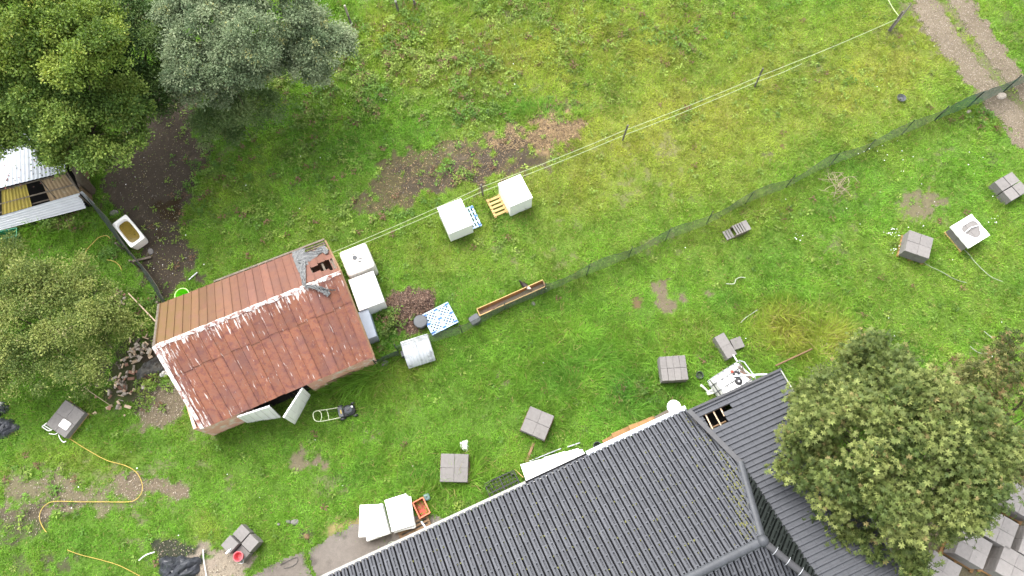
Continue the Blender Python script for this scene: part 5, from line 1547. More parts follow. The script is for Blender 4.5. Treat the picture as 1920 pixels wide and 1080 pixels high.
vs = [(*sup(BL / 2 * .795, BW / 2 * .735, .5, 2 * math.pi * k / n_), .47) for k in range(n_)]
MB().add([(x + .05, y, z) for x, y, z in vs], [tuple(range(n_))]).build('water', 'bathwater', bt)
for x in (-.4, .4):
    for y in (-.2, .2): MB().box((x, y, .03), (.06, .06, .06)).build('foot', 'steel', bt)
# --- green trough, lime tub, stick, boards near the coop
open_box(ground_xy(6, 439, .4), R(14), 1.05, .38, .36, .025, 'green', 'green plastic trough at the left picture edge below the coop', 'planter_trough', 'trough', 'green')
o = thing('rubber_tub', 'lime green flexible tub behind the shed eave', 'tub', ground_xy(341, 553, .4), 0, foot=(.6, .6))
MB().lathe([(0, .03), (.22, .0), (.29, .4), (.275, .4), (.21, .04), (0, .05)], 28).build('tub_body', 'lime', o, smooth=True)
MB().lathe([(.285, .39), (.305, .405), (.285, .42), (.268, .405)], 28).build('rim', 'limerim', o, smooth=True)
bar('metal_pipe', 'short grey pipe lying on bare soil behind the shed', 'pipe', (354, 525), (370, 511), .03, 'steel', .05, .06)
bar('wooden_beam', 'grey beam on the bare soil touching the matted fence', 'beam', (248, 490), (283, 482), .05, 'oldwood', .15, .1, flat=(.09, .06))
bar('bamboo_stick', 'pale brown stick leaning at the left end of the shed', 'stick', (241, 550), (292, 603), .025, 'chip', .2, .5)
bar('bare_branch', 'thin pale branch arching out of the bush toward the rubble', 'branch', (155, 725), (210, 762), .014, 'twig', .5, .3)
# flat stones near the bath and by the path
for (u, v, s, lb) in ((214, 400, .2, 'flat grey stone in front of the bathtub fence'), (283, 472, .16, 'grey stone at the lower end of the bathtub'), (553, 979, .16, 'flat grey stone in the lawn above the path'), (541, 978, .10, 'small grey stone left of the flat stone'),
                      (523, 983, .07, 'tiny stone left of the two grey stones'), (1000, 570, .11, 'pale bluish stone below the feeding trough'), (575, 1006, .14, 'dark brown stump stone at the path edge'), (722, 681, .18, 'pale stone in the weeds at the shed corner')):
    o = thing('flat_stone', lb, 'stone', P(u, v), random.random() * 3, 'loose stones in the lawn', foot=(s * 2, s * 1.6))
    MB().lathe([(s * 1.0, 0), (s * .95, .05), (s * .6, .085), (0, .09)], 8, sy=.75).build('stone_body', {'t': 'stone'}.get('', 'concrete') if 'dark' not in lb else 'wood', o)

# --- lawn mower
c = ground_xy(652, 770, .2); rz = yaw((600, 785), (656, 769), .2)
mw = thing('lawn_mower', 'black push lawn mower with pale tubular handle in front of the shed', 'lawn mower', c, rz, foot=(.5, .45))
rbox(.58, .44, .17, .14, z0=.08, topr=.06).build('deck', 'black', mw, smooth=True)
MB().lathe([(.17, .24), (.18, .30), (.16, .37), (.11, .41), (0, .42)], 20, (.05, 0, 0)).build('engine_cover', 'darkgrey', mw, smooth=True)
MB().lathe([(.07, .41), (.06, .435), (0, .44)], 14, (.05, 0, 0)).build('starter_grille', 'black', mw, smooth=True)
MB().box((.2, .07, .35), (.09, .07, .05)).build('fuel_cap', 'offwhite', mw)
MB().slab((-.26, 0, .28), (.18, .4, .12), .02).build('rear_flap', 'midgrey', mw); MB().box((-.24, .0, .345), (.05, .16, .012)).build('label_plate', 'yellow', mw)
for x, r in ((.24, .10), (-.26, .12)):
    for y in (-.25, .25):
        w_ = MB().cyl((x, y - .03, r), r, .06, 18, axis=(0, 1, 0)).build('wheel', 'black', mw, smooth=True)
        MB().cyl((x, y - .036, r), r * .5, .072, 12, axis=(0, 1, 0)).build('rim', 'midgrey', w_)
M['handle'] = pmat('pale_painted_tube', (0.60, 0.64, 0.42), (0.52, 0.56, 0.38), 5, .5, .0)
hl = [(-.3, .2, .28), (-.75, .21, .50), (-1.05, .21, .72), (-1.18, .12, .82), (-1.18, -.12, .82), (-1.05, -.21, .72), (-.75, -.21, .50), (-.3, -.2, .28)]
MB().tube(spline(hl, 5), .016, 6).build('handle_bar', 'handle', mw, smooth=True)
MB().tube([(-.72, .21, .49), (-.70, 0, .5), (-.72, -.21, .49)], .013, 6).build('cross_bar', 'handle', mw)
MB().tube(spline([(-1.0, .2, .70), (-.90, .1, .80), (-.90, -.1, .80), (-1.0, -.2, .70)], 4), .011, 5).build('brake_lever', 'handle', mw)
MB().tube(spline([(-.95, .2, .66), (-.6, .1, .5), (-.3, .05, .36)], 4), .008, 4).build('cable', 'black', mw)

# --- slatted step, bowl, bucket, tray, white frame, bags
c = ground_xy(1389, 427, .35)
o = thing('slatted_step', 'small wooden slatted step block in the grass below the netting fence', 'step', c, R(24), foot=(.95, .55))
for k in range(4): MB().slab((-.26 + k * .115, 0, .33), (.075, .46, .03), .005).build('slat', 'concrete', o)
MB().slab((.27, 0, .33), (.24, .46, .03), .005).build('slat', 'concrete', o)
for y in (-.2, .2): MB().box((0, y, .16), (.66, .05, .31)).build('side_board', 'oldwood', o)
for k in range(3): MB().slab((-.66 + k * .13, 0, .13), (.10, .42, .03), .005).build('lower_slat', 'concrete', o)
for y in (-.18, .18): MB().box((-.5, y, .06), (.4, .04, .11)).build('lower_rail', 'oldwood', o)
o = thing('metal_bowl', 'round grey metal bowl lying on the upper right grass', 'bowl', ground_xy(1690, 184, .1), 0, foot=(.4, .4))
MB().lathe([(0, .03), (.1, .0), (.19, .13), (.205, .14), (.195, .15), (.12, .05), (0, .045)], 20).build('bowl_body', 'midgrey', o, smooth=True); MB().lathe([(.05, .05), (.04, .1), (0, .11)], 8, (-.03, -.02, 0)).build('stone_inside', 'darkgrey', o)
o = thing('red_bucket', 'faded red bucket standing on the loose slab stack', 'bucket', Vector((*P(450, 1043, .46).xy, .40)))
MB().lathe([(0, .02), (.12, 0), (.165, .26), (.18, .27), (.15, .27), (.11, .03), (0, .03)], 22).build('bucket_body', 'pink', o, smooth=True)
MB().tube(spline([(.15, -.05, .26), (.2, -.2, .2), (.05, -.24, .18), (-.12, -.12, .25)]), .008, 4).build('handle', 'steel', o)
o = thing('white_scoop', 'small white scoop lying on the loose slab stack', 'scoop', Vector((*P(427, 1035, .66).xy, .66)), .8); MB().slab((0, 0, .02), (.16, .06, .03), .01).build('scoop_body', 'white', o); MB().tube([(.07, 0, .02), (.16, 0, .03)], .012, 5).build('handle', 'white', o)
o = thing('plastic_tray', 'cream white square tray on the slab stack by the bush', 'tray', Vector((*P(122, 796, .42).xy, .40)), R(-30))
rbox(.40, .32, .05, .05, topr=.015).build('tray_base', 'enamel', o, smooth=True); MB().slab((0, 0, .055), (.3, .22, .012), .004).build('tray_floor', 'offwhite', o)
o = thing('broken_chair', 'broken white tubular chair frame beside the slab stack with the tray', 'chair', P(92, 803, .3))
O_ = o.location.copy()
for pts in (((79, 800), (90, 793), (100, 801), (92, 808), (79, 800)), ((82, 797), (96, 806)), ((97, 796), (106, 803), (109, 809), (104, 814), (92, 813)), ((110, 815), (113, 823), (119, 829), (124, 827))):
    MB().tube(spline([P(*p, .25) - O_ for p in pts], 3), .02, 5).build('tube', 'offwhite', o)
def crumple(u, v, L, W, H_, rz, mat, label, name, cat, seed):
    c = P(u, v); rr = random.Random(seed); n1, n2 = 16, 12; vs = []
    ph = [rr.uniform(0, 6) for _ in range(8)]
    for i in range(n1 + 1):
        for j in range(n2 + 1):
            x, y = i / n1 * 2 - 1, j / n2 * 2 - 1
            d = max(0, 1 - max(abs(x), abs(y)) ** 2.5)
            z = H_ * d * (0.55 + .3 * abs(math.sin(3.1 * x + 2.2 * y + ph[0])) + .25 * abs(math.sin(-4.3 * x + 3.7 * y + ph[1])) + rr.uniform(-.12, .12))
            ed = 1 + .14 * math.sin(3 * math.atan2(y, x) + ph[2]) + .08 * math.sin(7 * math.atan2(y, x) + ph[3])
            k = ed * (1 - .25 * (x * x * y * y))
            vs.append((x * L / 2 * k + rr.uniform(-.02, .02), y * W / 2 * k + rr.uniform(-.02, .02), z + .02))
    fs = [(i * (n2 + 1) + j, (i + 1) * (n2 + 1) + j, (i + 1) * (n2 + 1) + j + 1, i * (n2 + 1) + j + 1) for i in range(n1) for j in range(n2)]
    o = thing(name, label, cat, c, rz, foot=(L * .85, W * .85)); MB().add(vs, fs).build('sheet', mat, o); return o
crumple(2, 806, 1.2, .9, .30, .3, 'bag', 'crumpled black plastic sheet at the left picture edge', 'plastic_sheet', 'plastic sheet', 3)
crumple(4, 768, .6, .5, .25, .9, 'bag', 'small black plastic bag above the larger one at the left edge', 'plastic_bag', 'bag', 5)
crumple(335, 1068, 1.5, 1.0, .35, .1, 'bag', 'black plastic sheet on the burnt patch at the bottom edge', 'plastic_sheet', 'plastic sheet', 8)
crumple(340, 1063, .32, .2, .28, .4, 'offwhite', 'white plastic scrap on the black sheet of the burnt patch', 'plastic_scrap', 'plastic', 9)
crumple(871, 836, .32, .42, .22, .2, 'white', 'crumpled white bag at the corner of the slab stack', 'plastic_bag', 'bag', 11)
crumple(283, 692, 1.1, .7, .28, .5, 'tarp', 'dark tarpaulin heap at the left end of the shed', 'tarpaulin', 'tarpaulin', 12)
crumple(3, 760, .3, .2, .3, 0, 'white', 'white plastic scrap at the left picture edge', 'plastic_scrap', 'plastic', 14)
crumple(309, 702, .35, .2, .25, .5, 'offwhite', 'white plastic scrap under the left shed gable', 'plastic_scrap', 'plastic', 15)

# --- hoses and cords on the grass
def cord(name, label, cat, pts, r, mat, z=.05, k=8):
    o = thing(name, label, cat, P(*pts[0]))
    MB().tube(spline([P(*p, z) - o.location for p in pts], k), r, 6).build('line', mat, o, smooth=True); return o
cord('garden_hose', 'yellow garden hose snaking across the bare patches at lower left', 'hose', [(111, 809), (136, 826), (165, 844), (200, 863), (235, 873), (256, 886), (266, 905), (266, 922), (256, 936), (240, 941), (200, 941), (150, 941), (105, 940), (88, 945), (77, 957), (74, 972), (80, 988), (88, 999)], .015, 'yellow', .09)
cord('garden_hose', 'short straight yellow hose near the bottom edge', 'hose', [(126, 1031), (150, 1040), (190, 1050), (225, 1061), (262, 1080)], .014, 'yellow', .09)
cord('garden_hose', 'thin yellow hose curling in the grass below the coop', 'hose', [(157, 481), (163, 468), (175, 455), (186, 445), (200, 442), (207, 448)], .016, 'yellow', .12)
cord('garden_hose', 'short yellow hose end beside the matted fence', 'hose', [(200, 487), (214, 490), (224, 498), (228, 507)], .014, 'yellow', .12)
cord('white_pipe', 'white pipe lying across the burnt patch', 'pipe', [(381, 1030), (382, 1050), (387, 1080), (389, 1100)], .022, 'offwhite', .08)
cord('white_pipe', 'short white pipe in the grass left of the burnt patch', 'pipe', [(260, 1051), (273, 1041), (290, 1035)], .022, 'offwhite', .12)
cord('loose_rope', 'white rope trailing from the flowered slab stack', 'rope', [(1730, 491), (1745, 500), (1758, 506), (1770, 512), (1785, 521), (1800, 527), (1812, 530)], .013, 'cord', .10)
cord('loose_rope', 'white rope trailing from the wrapped slab stack', 'rope', [(1803, 464), (1815, 475), (1828, 491), (1845, 508), (1860, 520), (1880, 528)], .013, 'cord', .10)
cord('loose_rope', 'short zigzag white rope in the middle right grass', 'rope', [(1361, 532), (1376, 532), (1380, 524), (1388, 520), (1398, 521)], .02, 'cord', .14)
cord('loose_rope', 'thin curved white rope above the narrow slab stack', 'rope', [(1389, 605), (1398, 596), (1410, 588), (1420, 581)], .018, 'cord', .16)
cord('loose_rope', 'white rope piece above the chestnut tree', 'rope', [(1819, 649), (1828, 657), (1838, 662), (1855, 662), (1862, 659)], .016, 'cord', .14)
cord('loose_rope', 'white rope scrap near the right picture edge', 'rope', [(1845, 621), (1852, 627), (1860, 633)], .016, 'cord', .14)
cord('wire_loop', 'thin dark wire loop lying on the concrete path', 'wire', [(532, 1066), (545, 1063), (556, 1056), (558, 1046), (548, 1048), (525, 1060)], .008, 'black', .05)
# --- brush pile of twigs
c = ground_xy(1565, 346); o = thing('brush_pile', 'pile of dry pale twigs below the netting fence', 'twigs', c)
for k in range(32):
    a = random.uniform(0, 6.28); L = random.uniform(.3, .85); s_ = Vector((random.gauss(0, .25), random.gauss(0, .3), random.uniform(.12, .34)))
    d = Vector((math.cos(a), math.sin(a), random.uniform(-.1, .2))) * L
    MB().tube([s_ - d * .4, s_ + Vector((random.uniform(-.06, .06), random.uniform(-.06, .06), .04)), s_ + d * .6], .014, 4, .005).build('twig', 'twig', o)
for pts in ([(.1, .1, .2), (.6, .3, .15), (1.0, .35, .1)], [(.2, -.2, .2), (.45, -.5, .18), (.6, -.75, .15)]):
    MB().tube(pts, .02, 4, .008).build('twig', 'twig', o)
# --- rubble and split wood at the left end of the shed
for (u, v, n_, sp, lb, mats) in ((232, 718, 70, (.55, .85), 'heap of rubble and split wood left of the shed', ('chip', 'chip', 'stone', 'stone', 'brick', 'oldwood')), (262, 660, 55, (.40, .55), 'heap of pale broken wood beside the shed gable', ('chip', 'chip', 'oldwood', 'stone', 'stone')), (222, 565, 22, (.5, .35), 'small heap of bricks and boards under the bush', ('brick', 'oldwood', 'stone', 'chip'))):
    c = ground_xy(u, v); o = thing('rubble_heap', lb, 'rubble', c, 0, 'heaps of rubble by the shed', foot=(sp[0] * 2, sp[1] * 2))
    for k in range(n_):
        L = random.uniform(.05, .28); w_ = random.uniform(.03, .13)
        m = Matrix.Rotation(random.uniform(0, 6.3), 3, 'Z') @ Matrix.Rotation(random.uniform(-.6, .6), 3, 'X') @ Matrix.Rotation(random.uniform(-.5, .5), 3, 'Y')
        x, y = random.gauss(0, sp[0] * .6), random.gauss(0, sp[1] * .6)
        MB().slab((x, y, random.uniform(.03, .22)), (L, w_, random.uniform(.03, .09)), .012, m).build('rubble', random.choice(mats), o)

# ================================================================== TREES
def clump_keep(p, rng):
    a = fbm(p[:, 0] + p[:, 2] * .7, p[:, 1] - p[:, 2] * .5, 0.95, 301, 2)
    return rng.random(len(p)) < 0.38 + 0.62 * sstep(0.38, 0.54, a)
def crown_points(lobes, per_m2, rng, fill=0.35):
    """clump centres spread over the outside of the lobes, some inside; returns centre, outward direction, clump tone"""
    C, D, T = [], [], []
    cs = [(np.array(P(u, v, z)), r, fl) for (u, v, z, r, fl) in lobes]
    for i, (c, r, fl) in enumerate(cs):
        ns = int(6.6 * r * r + 4)                   # boughs: small rounded masses carried on the lobe
        d = unit(rng.normal(size=(ns, 3)))
        d[:, 2] = np.where(d[:, 2] < -0.25, -d[:, 2], d[:, 2])
        p = c + d * (r * rng.uniform(0.55, 0.95, ns))[:, None] * np.array([1, 1, fl])
        ok = np.ones(ns, bool)
        for j, (c2, r2, f2) in enumerate(cs):       # none deep inside a neighbouring lobe
            if j != i: ok &= np.linalg.norm((p - c2) / np.array([1, 1, f2]), axis=1) > r2 * 0.55
        for q, dq in zip(p[ok], d[ok]):
            sr = rng.uniform(0.24, 0.66) * min(1.0, 0.6 + 0.35 * r); tn = rng.normal(0.5, 0.24)
            m = max(4, int(per_m2 * 0.85 * 4 * math.pi * sr * sr))
            e = unit(rng.normal(size=(m, 3)) + 0.45 * dq); e[:, 2] = np.where(e[:, 2] < -0.4, -e[:, 2], e[:, 2])
            C.append(q + e * (sr * rng.uniform(0.6, 1.08, m))[:, None] * np.array([1, 1, .8])); D.append(e); T.append(np.clip(tn + rng.normal(0, 0.08, m), 0, 1))
        m = int(fill * 9 * r * r)                   # leaves inside, so the crown is not hollow
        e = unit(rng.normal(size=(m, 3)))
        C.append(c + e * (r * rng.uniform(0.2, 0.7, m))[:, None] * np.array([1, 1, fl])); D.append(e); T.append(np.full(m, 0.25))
    return np.concatenate(C), np.concatenate(D), np.concatenate(T)
def tree(name, label, base, lobes, tones, per_m2, k, size, leafL, leafW, seed, palm=0, trunk_r=0.18, droop=0.0, fill=0.35, cat='tree', odd=None):
    rng = np.random.default_rng(seed)
    root = thing(name, label, cat, base)
    O = np.array(root.location)
    C, D, T = crown_points(lobes, per_m2, rng, fill)
    n = len(C) * k
    ci = np.repeat(np.arange(len(C)), k)
    off = rng.normal(size=(n, 3)) * size * 0.72 * np.array([1, 1, 0.7])
    p = C[ci] + off - O
    out = unit(D[ci] * 0.7 + off / size * 0.5 + np.array([0, 0, 0.25 - droop]))
    az = rng.normal(size=(n, 3)); ax = unit(out * 0.75 + az * 0.55 + np.array([0, 0, -0.15 - droop]))
    nr = unit(np.array([0, 0, 1.0]) + 0.55 * D[ci] + 0.55 * rng.normal(size=(n, 3)))
    t = np.clip(T[ci] + rng.normal(0, 0.2, n), 0, 1)[:, None]
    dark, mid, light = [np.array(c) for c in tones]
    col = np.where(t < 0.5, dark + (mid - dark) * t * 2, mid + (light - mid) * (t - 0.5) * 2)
    col = col * rng.uniform(0.8, 1.2, (n, 1))
    if odd is not None:
        q = rng.random(n) < odd[0]; qc = (rng.random(len(C)) < odd[0] * 1.5)[ci]
        col[q | (qc & (rng.random(n) < .5))] = np.array(odd[1])
    L = rng.uniform(0.75, 1.25, n) * leafL; W = L * leafW
    if palm:
        s = unit(np.cross(ax, nr)); nr2 = np.cross(s, ax)
        P_, A_, N_, L_, W_, K_ = [], [], [], [], [], []
        for j in range(palm):
            a = (j - (palm - 1) / 2) * R(300.0 / palm)
            da = unit(ax * math.cos(a) + s * math.sin(a) - nr2 * 0.22)
            P_.append(p); A_.append(da); N_.append(nr2); f = 1 - 0.32 * abs(j - (palm - 1) / 2) / (palm / 2)
            L_.append(L * f); W_.append(W * f); K_.append(col * rng.uniform(.85, 1.15, (n, 1)))
        p, ax, nr, L, W, col = [np.concatenate(x) for x in (P_, A_, N_, L_, W_, K_)]
    v, f = leaf_quads(p, ax, nr, L, W)
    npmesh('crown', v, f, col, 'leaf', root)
    # tapered trunk with limbs reaching into the lobes
    mb = MB(); O = Vector(root.location)
    top = max(l[2] for l in lobes)
    lc = [P(*l[:3]) - O for l in lobes]
    hub = Vector((sum(c.x for c in lc) / len(lc) * .5, sum(c.y for c in lc) / len(lc) * .5, top * 0.40))
    mb.tube([(0, 0, -.2), (hub.x * .3, hub.y * .3, hub.z * .5), hub], trunk_r * 1.3, 9, trunk_r * .8)
    for c in lc:
        m = hub.lerp(c, .5) + Vector((random.uniform(-.2, .2), random.uniform(-.2, .2), .2))
        mb.tube([hub, m, c], trunk_r * .55, 6, trunk_r * .12)
        for _ in range(5):
            d = Vector((random.uniform(-1, 1), random.uniform(-1, 1), random.uniform(-.2, .8))).normalized() * random.uniform(.5, 1.0)
            mb.tube([m.lerp(c, random.uniform(.3, 1)), c + d], trunk_r * .16, 4, .012)
    mb.build('trunk', 'bark', root, smooth=True)
    return root
tree('field_maple', 'yellow green leafy tree filling the top left corner', P(130, 230), [(40, 40, 7.2, 2.2, .8), (-60, 90, 6.5, 2.2, .8), (110, 60, 7.0, 1.6, .8), (185, 120, 6.8, 1.35, .8), (170, 55, 6.0, 1.2, .8), (-20, -40, 7, 2.4, .8)],
     ((0.075, 0.130, 0.022), (0.155, 0.230, 0.036), (0.275, 0.335, 0.062)), 5.0, 60, .17, .10, .6, 21, odd=(.008, (.36, .35, .08)))
tree('leafy_tree', 'mid green tree overhanging the poultry coop', P(170, 360), [(110, 185, 5.6, 1.6, .8), (195, 250, 4.8, 1.5, .8), (60, 232, 4.6, 1.4, .75), (130, 255, 4.2, 1.3, .75), (10, 200, 5.0, 1.8, .8), (225, 205, 4.8, 1.1, .8), (0, 255, 4.0, 1.1, .7), (150, 245, 4.9, 1.4, .8), (230, 268, 4.2, .8, .8), (190, 290, 3.6, .8, .8), (-70, 240, 4.6, 1.8, .8)],
     ((0.068, 0.125, 0.026), (0.145, 0.225, 0.042), (0.26, 0.33, 0.07)), 5.0, 60, .17, .10, .6, 22, odd=(.008, (.32, .36, .10)))
tree('dark_tree', 'shaded dark green tree between the maple and the willow', P(300, 200), [(262, 110, 4.2, 1.7, .7), (300, 165, 3.4, 1.4, .7), (225, 30, 4.4, 1.7, .7), (275, 60, 4.0, 1.7, .7), (290, 195, 2.8, 1.0, .7), (255, 160, 3.6, 1.3, .7), (60, 150, 3.6, 1.6, .7)],
     ((0.035, 0.075, 0.020), (0.075, 0.135, 0.034), (0.14, 0.205, 0.06)), 4.6, 60, .20, .09, .5, 23)
tree('grey_willow', 'grey green willow tree at the upper left of the field', P(478, 165), [(395, 45, 5.0, 1.8, .85), (465, 70, 5.2, 1.6, .85), (500, 20, 5.2, 1.7, .85), (585, 95, 4.0, 1.15, .8), (612, 85, 3.8, .8, .8), (580, 135, 3.4, .75, .8), (368, 130, 4.6, 1.15, .9), (430, 125, 4.6, 1.2, .9), (545, 65, 4.4, 1.2, .8), (350, 20, 4.8, 1.3, .8), (385, 170, 4.0, .85, .9), (480, 120, 3.8, 1.2, .8), (445, -40, 5.5, 2.2, .8), (430, 165, 3.4, .9, .8), (540, 110, 3.4, .9, .8)],
     ((0.105, 0.155, 0.078), (0.205, 0.265, 0.142), (0.34, 0.395, 0.235)), 6.0, 62, .15, .10, .45, 24, droop=.08, odd=(.012, (.38, .38, .16)))
tree('willow_scrub', 'low green scrub under the willow beside the bare soil', P(440, 235), [(440, 215, 2.0, 1.2, .7), (405, 230, 1.4, .8, .7), (485, 205, 2.0, 1.0, .7), (460, 245, 1.0, .7, .7), (460, 175, 2.4, 1.0, .7)],
     ((0.080, 0.135, 0.045), (0.150, 0.225, 0.080), (0.25, 0.32, 0.13)), 4.2, 60, .18, .09, .45, 25, trunk_r=.07, cat='bush')
tree('elder_bush', 'wide loose olive green bush at the left edge beside the shed', P(100, 640), [(35, 540, 2.4, 1.4, .6), (125, 530, 2.2, 1.0, .6), (175, 560, 1.9, .9, .6), (40, 620, 2.4, 1.6, .6), (140, 610, 2.4, 1.5, .6), (210, 625, 1.6, .9, .6), (60, 690, 2.0, 1.2, .6), (150, 690, 1.8, 1.0, .6), (-40, 560, 2.4, 1.6, .6), (-40, 690, 2, 1.3, .6), (20, 500, 1.8, 1.0, .6)],
     ((0.085, 0.130, 0.032), (0.170, 0.220, 0.054), (0.31, 0.34, 0.10)), 4.2, 42, .18, .085, .55, 26, trunk_r=.09, fill=.4, cat='bush', odd=(.01, (.34, .32, .15)))
tree('horse_chestnut', 'large horse chestnut tree over the house wing at lower right', P(1640, 930), [(1640, 735, 5.0, 1.5, .8), (1565, 780, 5.0, 1.3, .8), (1500, 855, 4.6, .95, .8), (1525, 820, 4.8, .9, .8), (1585, 840, 5.4, 1.2, .8), (1620, 830, 6.4, 1.8, .8), (1715, 800, 6.6, 1.7, .8), (1755, 885, 6.4, 1.6, .8), (1655, 915, 6.0, 1.6, .8), (1565, 885, 5.2, 1.1, .8), (1690, 1010, 5.0, 1.1, .8), (1800, 895, 5.4, .9, .8), (1820, 830, 6.0, 1.2, .8), (1730, 965, 5.4, 1.0, .8), (1560, 975, 3.8, .6, .8), (1625, 1020, 4.4, .75, .8), (1780, 950, 4.6, .6, .8), (1650, 690, 4.4, .9, .8)],
     ((0.066, 0.098, 0.026), (0.128, 0.166, 0.045), (0.235, 0.265, 0.082)), 5.4, 10, .21, .125, .38, 27, palm=6, trunk_r=.22, fill=.15, odd=(.015, (.28, .23, .095)))
tree('young_oak', 'thinner brownish green tree at the right edge behind the chestnut', P(1850, 820), [(1865, 735, 4.6, 1.3, .8), (1905, 800, 5.0, 1.5, .8), (1800, 760, 4.4, 1.1, .8), (1870, 830, 4.6, 1.1, .8), (1940, 720, 4.6, 1.5, .8), (1935, 850, 4.6, 1.0, .8)],
     ((0.050, 0.065, 0.020), (0.140, 0.155, 0.048), (0.25, 0.25, 0.088)), 3.2, 9, .24, .12, .36, 28, palm=5, trunk_r=.14, odd=(.08, (.23, .16, .075)))
tree('hedge_shrub', 'small grey green shrub at the wing corner in front of the chestnut', P(1575, 765), [(1565, 715, 1.4, .8, .7), (1540, 760, 1.2, .7, .7), (1600, 740, 1.6, .8, .7)],
     ((0.050, 0.075, 0.025), (0.115, 0.150, 0.05), (0.21, 0.23, 0.09)), 4.0, 42, .18, .08, .5, 29, trunk_r=.05, cat='bush')

# ================================================================== GRASS, WEEDS AND LITTER
def in_frame(x, y, m):
    U, V = Qn(x, y)
    return (U > -m) & (U < 1920 + m) & (V > -m) & (V < 1080 + m)
def excluded(x, y, m=0.0):
    ex = inpoly(x, y, HOUSE_FOOT) | inpoly(x, y, WING_FOOT) | inpoly(x, y, COOP_FOOT)
    ex |= inpoly(x, y, [(p.x, p.y) for p in (wBL, wBR, wTR, wTL)])
    for (cx_, cy_, hx, hy, a) in EXCL:
        dx, dy = x - cx_, y - cy_; c_, s_ = math.cos(a), math.sin(a)
        ex |= (np.abs(dx * c_ + dy * s_) < hx + m) & (np.abs(-dx * s_ + dy * c_) < hy + m)
    return ex
def sample(n, m=110):
    x = RNG.uniform(-28.5, 28.5, n); y = RNG.uniform(-5.5, 29.5, n)
    k = in_frame(x, y, m)
    return x[k], y[k]
def lerp3(a, b, t): return np.array(a) * (1 - t[:, None]) + np.array(b) * t[:, None]
def grass_tone(x, y, yl, lu, rnd):
    base = lerp3((0.172, 0.328, 0.040), (0.340, 0.378, 0.064), np.clip(yl * 1.15, 0, 1))
    base = base * (1 - lu[:, None]) + np.array((0.105, 0.260, 0.036)) * lu[:, None]
    big = ((fbm(x, y, 0.30, 211, 2) - 0.5) * 0.7 + (fbm(x, y, 1.6, 215, 2) - 0.5) * 0.5)[:, None]
    return np.clip(base * (1 + big) * rnd[:, None], 0, 1)
x, y = sample(1900000)
so, sc2, yl, lu, ta, U_, V_ = cover(x, y)
bare_grow = 0.06 * (so < 0.75) + 0.012
acc = np.clip(1 - so * 1.05, 0, 1) ** 1.3 + bare_grow
acc *= 0.35 + 0.65 * sstep(0.30, 0.62, fbm(x, y, 0.34, 221, 2))
acc *= (0.02 + 0.98 * (1 - sstep(-0.25, 0.22, track_mask(x, y) + 0.3 * (fbm(x, y, .2, 311, 2) - .5)))) * np.where(path_mask(x, y) > 0.02, 0.004, 1)
k = (RNG.random(len(x)) < acc) & ~excluded(x, y)
x, y, yl, lu, ta, so = x[k], y[k], yl[k], lu[k], ta[k], so[k]
n = len(x)
hgt = 0.075 + 0.07 * fbm(x, y, 0.5, 231, 2) + 0.40 * ta ** 1.5 * RNG.uniform(.5, 1.2, n)
hgt *= RNG.uniform(.65, 1.3, n) * (1 - 0.5 * so)
nearby = excluded(x, y, 0.16)                        # uncut grass standing round the bases of things
for fp in (HOUSE_FOOT, WING_FOOT, COOP_FOOT, [(p.x, p.y) for p in (wBL, wBR, wTR, wTL)]): nearby |= polydist(x, y, fp) > -0.35
hgt *= np.where(nearby, 1.7, 1.0)
lean = np.clip(RNG.normal(0.92, 0.3, n) + 0.15 * ta, 0.15, 1.45)
fa = 2 * math.pi * fbm(x, y, 1.5, 241, 2) * 2
az = np.where(RNG.random(n) < 0.25 + 0.5 * ta, fa + RNG.normal(0, .5, n), RNG.uniform(0, 6.283, n))
w = 0.020 + 0.016 * RNG.random(n) + 0.010 * ta
d = np.stack([np.cos(az) * np.sin(lean), np.sin(az) * np.sin(lean), np.cos(lean)], 1)
tw = RNG.uniform(0, 6.283, n)
sx_ = np.stack([np.cos(tw), np.sin(tw), np.zeros(n)], 1)
sx_ = unit(np.cross(d, unit(np.stack([np.cos(tw) * .6, np.sin(tw) * .6, np.ones(n)], 1))))
b = np.stack([x, y, ground_z(x, y) - 0.01], 1)
v = np.stack([b - sx_ * w[:, None] / 2, b + sx_ * w[:, None] / 2, b + d * (hgt * 1.5)[:, None]], 1).reshape(-1, 3)
col = grass_tone(x, y, yl, lu, RNG.uniform(.74, 1.30, n))
dry = RNG.random(n) < 0.04 + 0.10 * yl + 0.06 * ta * yl
col[dry] = np.array([0.40, 0.34, 0.13]) * RNG.uniform(.6, 1.1, (dry.sum(), 1))
go = npmesh('grass', v, np.arange(n * 3).reshape(-1, 3), col, 'grass')
tag(go, 'lush uneven lawn and rough meadow grass', 'grass', kind='stuff')
print('grass blades', n)

